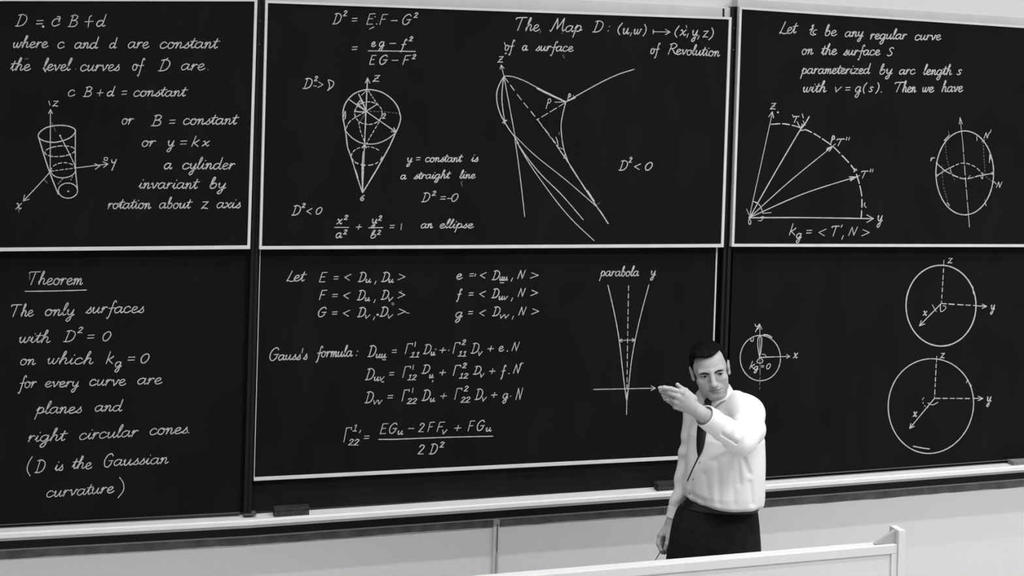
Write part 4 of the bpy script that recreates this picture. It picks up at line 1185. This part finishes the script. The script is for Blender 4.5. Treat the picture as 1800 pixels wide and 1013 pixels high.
def groove(P, d, a, b, r, depth, k=.012):
    """a soft fold pressed into the cloth along a-b"""
    v = (a + b) / 2 - CAML; v = v / np.linalg.norm(v)
    w = (P - a) @ v
    e = s_cap(P - w[:, None] * v, a, b - ((b - a) @ v) * v, 0.0) + np.maximum(np.abs(w) - .075, 0)
    return (d + depth * np.exp(-(e / r) ** 2)).astype(F32)


def tq(x, y, z):                              # torso frame -> man frame
    return TR @ np.array((x, y, 0), F32) + np.array((TC[0], TC[1], z), F32)


def torso_shirt(P):
    q = tot(P)
    d = loft(q, SH)
    d = smax(d, P[:, 2] - ZTOP, .03)
    d = smin(d, s_chain(P, [RS + np.array((.0, .0, .0), F32), L(1245, 724, .07), L(1264, 718, .05), L(1294, 708, .0), LS + np.array((0, 0, .002), F32)], [.056, .045, .045, .050, .060]), .03)
    d = smin(d, s_cap(P, L(1300, 717, -.05), L(1262, 737, -.04), .046, .044), .03)
    # gathered cloth above the belt
    ang = np.arctan2(q[:, 0], -q[:, 1])
    t = np.clip((zpy(815) - q[:, 2]) / (zpy(815) - ZBOT), 0, 1)
    d = d + (t * .0024 * np.sin(ang * 11 + 2.0 * np.sin(ang * 3 + 1) + 8 * q[:, 2]) + .0022 * wob(P)).astype(F32)
    d = smax(d, ZBOT - P[:, 2], .006)
    return d


def lsleeve(P):
    d = s_chain(P, [LS, LS + (LE - LS) * .55 + np.array((.016, 0, .0), F32), LE], [.064, .066, .056], .02)
    CW = LW + (LE - LW) * .15
    d = smin(d, s_chain(P, [LE, LE + (CW - LE) * .5, CW], [.058, .051, .043]), .02)
    ax = (CW - LE) / np.linalg.norm(CW - LE)
    s = (P - LE) @ ax
    fold = np.sin(s * 95 + 2.2 * wob(P, .7)) * np.clip(1 - np.abs(s - .06) / .16, 0, 1)
    d = d + (.0026 * fold + .0022 * wob(P, 1.3)).astype(F32)
    d = smax(d, (s - np.linalg.norm(CW - LE) + .004).astype(F32), .004)
    return d


def rsleeve(P):
    CW = RWR + (RE - RWR) * .14
    d = s_chain(P, [RS, RE, CW], [.060, .042, .0285], .02)
    ax = (CW - RS) / np.linalg.norm(CW - RS)
    s = (P - RS) @ ax
    fold = np.sin(s * 80 + P[:, 0] * 60 + 2.0 * wob(P, .7)) * np.clip((s - .05) / .12, 0, 1)
    d = d + (.0044 * fold + .0018 * wob(P, 1.4)).astype(F32)
    d = smax(d, (s - np.linalg.norm(CW - RS) + .003).astype(F32), .004)
    return d


ARMPIT = L(1327, 800, -.16)


def shirt(P):
    d = torso_shirt(P)
    d = smin(d, rsleeve(P), .018)
    l = lsleeve(P)
    l = groove(P, l, L(1270, 763, -.45), L(1294, 778, -.43), .006, .014)
    d = smin(d, l, .05)
    for a, b, r, dep in ((L(1304, 800, -.20), L(1316, 832, -.17), .012, .007), (L(1297, 806, -.2), L(1300, 850, -.18), .012, .005),
                         (L(1318, 735, -.2), L(1285, 750, -.28), .011, .005), (L(1330, 745, -.16), L(1312, 772, -.24), .011, .005),
                         (L(1262, 815, -.15), L(1264, 885, -.15), .013, .005), (L(1240, 835, -.12), L(1248, 885, -.14), .013, .004), (L(1214, 868, -.1), L(1240, 884, -.14), .010, .005), (L(1283, 800, -.2), L(1245, 812, -.14), .014, .004), (L(1290, 830, -.17), L(1290, 885, -.17), .013, .003), (L(1318, 850, -.12), L(1322, 885, -.1), .012, .005)):
        d = groove(P, d, a, b, r, dep)
    # neck opening
    d = smax(d, -s_cap(P, NECKA, NECKB + np.array((0, .01, .045), F32), .050, .048), .006)
    return d


# ---- body under the clothes (coarse) and the visible head and hands (fine) make one skin mesh
HIP = L(1260, 935, .02)
def hq_(x, y, z):
    return TR @ np.array((x, y, 0), F32) + np.array((HIP[0], HIP[1], z), F32)


LEG = {s: [hq_(s * .080, .0, zpy(935)), hq_(s * .095, -.01, .50), hq_(s * .11, .02, .09)] for s in (-1, 1)}
BS = [(z, cx, cy, a * .72, b * .66) for z, cx, cy, a, b in SH]


def body(P):
    q = tot(P)
    d = smax(loft(q, BS), P[:, 2] - ZTOP, .03)
    d = smax(d, zpy(860) - P[:, 2], .03)
    d = smin(d, s_chain(P, [RS, NECKB, LS], [.045, .05, .045]), .04)
    d = smin(d, s_cap(P, NECKB, fromh((0, .028, -.06)), .056, .052), .03)
    d = smin(d, s_chain(P, [LS, LE, LC0], [.047, .040, .030]), .03)
    d = smin(d, s_chain(P, [RS, RE, RWR + (RE - RWR) * .18], [.044, .030, .0225]), .03)
    d = smin(d, s_cap(P, hq_(-.05, 0, zpy(930)), hq_(.05, 0, zpy(930)), .075), .04)
    d = smin(d, s_cap(P, np.array((HIP[0], HIP[1], zpy(925)), F32), np.array((TC[0], TC[1], zpy(860)), F32), .08), .04)
    for s in (-1, 1):
        d = smin(d, s_chain(P, LEG[s], [.072, .052, .036]), .03)
        a = LEG[s][2]
        d = smin(d, s_cap(P, a + np.array((0, 0, -.045), F32), a + TR @ np.array((s * .03, -.13, -.06), F32), .034, .026), .02)
    return d


PARTS = []
hc = HO
V1, Q1 = nets(head, hc - .165, hc + .165, .0019)
lo = np.minimum.reduce([LW] + [p for v in LHAND.values() for p in v[0]]) - .035
hi = np.maximum.reduce([LC0] + [p for v in LHAND.values() for p in v[0]]) + .04
V2, Q2 = nets(lhand, lo, hi, .0016)
lo = np.minimum.reduce([RWR] + [p for v in RHAND.values() for p in v[0]]) - .03
hi = np.maximum.reduce([RWR + (RE - RWR) * .2] + [p for v in RHAND.values() for p in v[0]]) + .035
V3, Q3 = nets(rhand, lo, hi, .0018)
V4, Q4 = nets(body, (-.45, -.75, -.02), (.45, .45, 1.75), .009)
n1, n2, n3 = len(V1), len(V1) + len(V2), len(V1) + len(V2) + len(V3)
V = np.concatenate([V1, V2, V3, V4]); Q = np.concatenate([Q1, Q2 + n1, Q3 + n2, Q4 + n3])
person = mesh_from('person', V, Q, M['skin'])
person.matrix_world = M2W
tag(person, 'man in white shirt and dark tie pointing left with raised hand before the boards', 'person')
# lips are a little darker and the shaved beard a trace darker than the rest of the skin
hv = toh(np.asarray(V, F32))
hv[:, 2] = np.where(hv[:, 2] < 0, hv[:, 2] * 1.12, hv[:, 2])
vx = np.abs(hv[:, 0])
zu = np.interp(vx, [0, .011, .0255], [-.0622, -.0612, -.0680]); zl_ = np.interp(vx, [0, .012, .0240], [-.0805, -.0792, -.0728])
soft = lambda v, w: np.clip(.5 + v / w, 0, 1)
tone = soft(zu - hv[:, 2], .002) * soft(hv[:, 2] - zl_, .002) * soft(.0255 - vx, .003) * soft(-.082 - hv[:, 1], .003)
beard = soft(-.052 - hv[:, 2], .02) * soft(.01 - hv[:, 1], .02) * soft(hv[:, 2] + .13, .02)
tone = np.maximum(tone * .45, beard * .18) * (np.arange(len(V)) < n1)
at = person.data.attributes.new('tone', 'FLOAT', 'POINT')
at.data.foreach_set('value', tone.astype(F32))
nt = M['skin'].node_tree
bsdf = nt.nodes['Principled BSDF']
src = bsdf.inputs['Base Color'].links[0].from_socket
an = nt.nodes.new('ShaderNodeAttribute'); an.attribute_name = 'tone'
om = nt.nodes.new('ShaderNodeMath'); om.operation = 'SUBTRACT'; om.inputs[0].default_value = 1.0
mu = nt.nodes.new('ShaderNodeMath'); mu.operation = 'MULTIPLY'
nt.links.new(an.outputs['Fac'], om.inputs[1]); nt.links.new(om.outputs[0], mu.inputs[0]); nt.links.new(src, mu.inputs[1])
nt.links.new(mu.outputs[0], bsdf.inputs['Base Color'])


def child(name, fn, lo, hi, cs, material, parent=None, label=None):
    o = sculpt(name, fn, lo, hi, cs, material, parent or person)
    if label: o['label'] = label
    return o


# ---- hair
def hair(P):
    q = toh(P); x = np.abs(q[:, 0]); H = np.stack([x, q[:, 1], q[:, 2]], 1)
    d = s_ell(H, (0, .018, .036), (.0775, .1005, .0785))
    d = smin(d, s_ell(q, (-.008, -.046, .079), (.054, .040, .021)), .02)      # swept-up front
    d = smin(d, s_ell(q, (-.036, -.02, .080), (.034, .06, .019)), .02)
    # combed strands
    ang = q[:, 0] * 1.0 - q[:, 1] * .35
    d = d + (.0005 * np.sin(ang * 520 + 3 * np.sin(q[:, 1] * 60)) + .0007 * np.sin(ang * 210 + q[:, 1] * 40 + q[:, 2] * 60)).astype(F32)
    # forehead and face cut away along the hairline
    zl = .0755 + .003 * np.clip((q[:, 0] - .0) / .05, -1, 1) - .004 * np.cos(q[:, 0] * 70)
    yl = -.028 - .0 * x
    face = np.maximum(q[:, 1] - np.where(q[:, 2] > -.0, yl, yl + .012), q[:, 2] - zl)
    face = smax(face, x - (.0600 + .13 * np.clip(.055 - q[:, 2], 0, .07)), .014)
    d = smax(d, -face, .004)
    side = np.maximum(q[:, 1] - .010, q[:, 2] + .012)          # below the sideburns
    d = smax(d, -side, .004)
    ear = s_ell(H, (.0770, .016, -.010), (.013, .020, .033))
    d = smax(d, -ear, .003)
    d = smax(d, -(q[:, 2] + .075 - .25 * (q[:, 1] - .06)), .006)
    return d


child('hair', hair, hc - .15, hc + .16, .0020, M['hair'], label='short dark combed-back hair')


# ---- eyebrows and eyes
for s in (-1, 1):
    def brow(P, s=s):
        q = toh(P); H = np.stack([q[:, 0] * s, q[:, 1], q[:, 2]], 1)
        c = s_chain(H, [(.0150, -.097, .0105), (.029, -.092, .0145), (.049, -.076, .0115)], (.0044, .0046, .0028))
        return smax(c, head_q(q) - .0022, .001)
    p = fromh((s * .031, -.09, .013))
    child('eyebrow', brow, p - .036, p + .036, .0016, M['brow'], label='dark eyebrow')
    # eyeball
    bm = bmesh.new()
    bmesh.ops.create_uvsphere(bm, u_segments=28, v_segments=20, radius=.0122)
    g = np.array((math.sin(math.radians(22)), -math.cos(math.radians(22)), -.10))
    g = Vector(g / np.linalg.norm(g))
    R = Vector((0, 0, 1)).rotation_difference(g).to_matrix().to_4x4()
    for f in bm.faces:
        f.material_index = 1 if f.calc_center_median().z > .0122 * math.cos(math.radians(31)) else 0
        f.smooth = True
    c = fromh((s * EYEC[0], EYEC[1], EYEC[2]))
    bmesh.ops.transform(bm, matrix=Matrix.Translation(Vector([float(v) for v in c])) @ R, verts=bm.verts)
    me = bpy.data.meshes.new('eye'); bm.to_mesh(me); bm.free()
    me.materials.append(M['eyewhite']); me.materials.append(M['iris'])
    o = link('eye', me, None, person)

# upper lash line
for s in (-1, 1):
    pts = []
    for i in range(9):
        t = -1 + i / 4
        x = .0128 * t; z = .0044 * math.sqrt(max(1 - .85 * t * t, 0)) - .0012
        y = -math.sqrt(max(.0142 ** 2 - x * x - z * z, 1e-6))
        pts.append(Vector([float(v) for v in fromh((s * (EYEC[0] + x), EYEC[1] + y, EYEC[2] + z))]))
    o = tube('eyelash', pts, .0011, M['hair'], None, 6)
    o.parent = person

# ---- shirt, cuffs, collar
SHIRT = child('shirt', shirt, (-.42, -.62, zpy(935)), (.42, .42, zpy(680) + .05), .0036, M['shirt'], label='loose white long-sleeved shirt')


def cuff(w, e, r0, r1, t0, t1):
    ax = (w - e) / np.linalg.norm(w - e); Lc = np.linalg.norm(w - e)
    def f(P):
        s = (P - e) @ ax
        rr = np.linalg.norm(P - e - s[:, None] * ax, axis=1)
        r = r0 + (r1 - r0) * np.clip((s - t0 * Lc) / ((t1 - t0) * Lc), 0, 1) + .0008 * wob(P, 2)
        d = np.abs(rr - r) - .0022
        d = smax(d, s - t1 * Lc, .002); d = smax(d, t0 * Lc - s, .002)
        return d.astype(F32)
    return f


for w, e, r0, r1, t0, t1, nm in ((LW, LE, .045, .040, .72, .93, 'l'), (RWR, RE, .0315, .0285, .74, .94, 'r')):
    c = e + (w - e) * (t0 + t1) / 2
    child('cuff', cuff(w, e, r0, r1, t0, t1), c - .09, c + .09, .0020, M['collar'], SHIRT)

# collar: band folded down round the neck
CA = math.radians(-26)                          # the collar opens towards the tie
CC = L(1258, 692, .038)


def collar_mesh():
    bm = bmesh.new(); rows = []
    N = 44
    for i in range(N + 1):
        t = -1 + 2 * i / N
        a = math.pi - (math.pi - math.radians(9)) * (1 - abs(t)) if False else None
        phi = math.radians(7) + (math.radians(353) - math.radians(7)) * i / N      # 0 = front, goes round
        front = min(phi, 2 * math.pi - phi)
        dirv = np.array((math.sin(phi + CA), -math.cos(phi + CA), 0))
        lift = .018 * (1 - math.cos(front)) / 2
        zt = .020 + lift
        drop = .036 + .030 * math.exp(-((front - .30) / .28) ** 2)
        pts = []
        for u in (0, .12, .5, 1.0):
            r = .0510 + (.0 if u == 0 else .005) + .026 * u * (1.0 + .35 * math.exp(-((front - .35) / .4) ** 2))
            z = zt + (.002 if u == .12 else 0) - drop * max(u - .08, 0)
            pts.append(bm.verts.new(Vector([float(v) for v in (np.array(CC) + dirv * r * np.array((1.02, 1.05, 1)) + np.array((0, 0, z)))])))
        rows.append(pts)
    for a, b in zip(rows, rows[1:]):
        for k in range(3):
            bm.faces.new([a[k], a[k + 1], b[k + 1], b[k]])
    bmesh.ops.recalc_face_normals(bm, faces=bm.faces)
    bmesh.ops.solidify(bm, geom=bm.faces[:], thickness=.0028)
    me = bpy.data.meshes.new('collar'); bm.to_mesh(me); bm.free()
    return link('collar', me, M['collar'], SHIRT, smooth=True)


collar_mesh()


# ---- trousers
def hx(px_l, px_r, py, b, dep=.02):
    z = zpy(py, dep); c = L((px_l + px_r) / 2, py, dep)
    return z, float(c[0]), float(c[1]), float(L(px_r, py, dep)[0] - L(px_l, py, dep)[0]) / 2, b


TS = [hx(1207, 1330, 878, .116), hx(1200, 1332, 889, .122), hx(1188, 1334, 902, .128), hx(1182, 1336, 920, .136), hx(1177, 1337, 945, .140), hx(1172, 1336, 980, .138), hx(1168, 1336, 1005, .135)]
ZT = zpy(879.5)
ZCR = zpy(985)


def trousers(P):
    d = loft(P, TS, 2.5)
    d = smax(d, P[:, 2] - ZT, .004)
    d = smax(d, ZCR - .06 - P[:, 2], .02)
    for s in (-1, 1):
        a, b, c = LEG[s]
        d = smin(d, s_chain(P, [a + np.array((0, 0, -.08), F32), b, c], [.098, .092, .085]), .05)
    d = d + (.0022 * wob(P, .8)).astype(F32)
    d = smax(d, .055 - P[:, 2], .004)
    a0 = L(1226, 905, -.16); a1 = L(1213, 985, -.17)
    d = groove(P, d, a0, a1, .010, .004)
    d = groove(P, d, L(1318, 925, -.13), L(1325, 962, -.12), .010, .004)
    return d


child('trousers', trousers, (-.36, -.36, .03), (.36, .36, ZT + .02), .0065, M['trouser'], label='dark wool trousers')


def belt(P):
    d = np.abs(loft(P, [(z, cx, cy, a + .003, b + .003) for z, cx, cy, a, b in TS], 2.5)) - .0032
    zc = zpy(885)
    return smax(d, np.abs(P[:, 2] - zc) - .0155, .002)


BELT = child('belt', belt, (-.3, -.3, zpy(898)), (.3, .3, zpy(874)), .0030, M['belt'], label='black leather belt')

# ---- rays from the survey onto finished cloth, for the tie, buckle and buttons
bpy.context.view_layer.update()


def bvh(*objs):
    vs = []; fs = []
    for o in objs:
        n = len(vs); vs += [v.co.copy() for v in o.data.vertices]
        fs += [[i + n for i in p.vertices] for p in o.data.polygons]
    return BVHTree.FromPolygons(vs, fs)


def hit(tree, px, py, out=.0, fallback=None):
    o = W2M @ CAM
    d = (W2M.to_3x3() @ ray(px, py)).normalized()
    loc, nor, idx, dist = tree.ray_cast(o, d)
    if loc is None: return fallback
    return loc + nor * out


TQV, TQQ = nets(lambda P: torso_shirt(P), (-.3, -.3, ZBOT - .02), (.3, .3, zpy(690)), .006)
TT = BVHTree.FromPolygons([Vector([float(x) for x in v]) for v in TQV], [list(map(int, q)) for q in TQQ])


def ribbon(name, left, right, tree, out, thick, material, parent, sub=5):
    bm = bmesh.new(); rows = []
    for i in range(len(left) - 1):
        for k in range(sub):
            t = k / sub
            rows.append((lerp(left[i], left[i + 1], t), lerp(right[i], right[i + 1], t)))
    rows.append((left[-1], right[-1]))
    top = []
    for a, b in rows:
        r = []
        for t in (0, .5, 1):
            p = lerp(a, b, t); r.append(hit(tree, p[0], p[1], out))
        if None in r: continue
        top.append(r)
    # even out small steps along the cloth
    for _ in range(3):
        new = [list(r) for r in top]
        for i in range(1, len(top) - 1):
            for j in range(3):
                new[i][j] = (top[i - 1][j] + top[i][j] * 2 + top[i + 1][j]) / 4
        top = new
    vv = [[bm.verts.new(p) for p in r] for r in top]
    for a, b in zip(vv, vv[1:]):
        for j in range(2):
            bm.faces.new([a[j], a[j + 1], b[j + 1], b[j]])
    bmesh.ops.recalc_face_normals(bm, faces=bm.faces)
    bmesh.ops.solidify(bm, geom=bm.faces[:], thickness=thick)
    me = bpy.data.meshes.new(name); bm.to_mesh(me); bm.free()
    return link(name, me, material, parent, smooth=True)


TIE = ribbon('tie', [(1238, 716), (1230, 735), (1227, 755), (1226, 775), (1226.5, 792), (1228.8, 803)],
             [(1248, 717), (1246, 735), (1243, 755), (1240.5, 775), (1236.5, 792), (1229.8, 804)], TT, .006, .003, M['tie'], person)
TIE['label'] = 'dark narrow tie'
ribbon('tie_tail', [(1228.6, 801), (1222, 815), (1214, 832), (1208.5, 846)], [(1230.2, 802), (1223.8, 815), (1215.6, 832), (1209.6, 846)], TT, .003, .002, M['tie'], TIE)


def knot(P):
    k = L(1244.5, 711, -.055)
    d = s_cap(P, k + np.array((.0, 0, .010), F32), k + np.array((.002, -.004, -.012), F32), .0155, .0095)
    return d


kc = L(1244.5, 711, -.055)
child('tie_knot', knot, kc - .035, kc + .035, .0022, M['tie'], TIE)

bt = bvh(SHIRT)
for px, py in ((1230, 813), (1219, 842.5), (1212, 868)):
    p = hit(bt, px, py, .0015)
    if p is None: continue
    bm = bmesh.new()
    bmesh.ops.create_uvsphere(bm, u_segments=14, v_segments=8, radius=.0042)
    bmesh.ops.transform(bm, matrix=Matrix.Translation(p) @ Matrix.Rotation(PSI, 4, 'Z') @ Matrix.Diagonal((1, .35, 1, 1)), verts=bm.verts)
    me = bpy.data.meshes.new('button'); bm.to_mesh(me); bm.free()
    link('button', me, M['button'], SHIRT, smooth=True)

# belt buckle
bt = bvh(BELT)
q4 = [hit(bt, *p, .002) for p in ((1218.5, 889.0), (1229, 892.0), (1229, 901.0), (1219.5, 898.5))]
if None not in q4:
    tube('buckle', q4 + [q4[0]], .0020, M['buckle'], None, 6)
    bk = bpy.data.objects['buckle']; bk.parent = BELT

# ---- shoes
for s in (-1, 1):
    def shoe(P, s=s):
        a = LEG[s][2]
        f = TR @ np.array((s * .035, -.16, 0), F32)
        base = np.array((a[0], a[1], .045), F32)
        d = s_chain(P, [base - f * .25, base + f * .45, base + f], [.042, .045, .038], .02)
        d = smin(d, s_cap(P, base, a + np.array((0, 0, .02), F32), .042, .04), .02)
        return smax(d, .003 - P[:, 2], .003)
    a = LEG[s][2]
    child('shoe', shoe, np.array((a[0] - .25, a[1] - .26, -.01)), np.array((a[0] + .25, a[1] + .2, .17)), .006, M['shoe'], label='black leather shoe')

# ---- thin stick held in the lowered hand
top = Vector([float(v) for v in hr(150, 800, RB - .034)]); bot = Vector([float(v) for v in hr(96, 892, RB - .05)])
st = tube('stick', [M2W @ (top + (top - bot) * .1), M2W @ bot], [.0022, .0016], M['stick'])
tag(st, 'thin dark stick held in lowered hand of the man', 'stick')
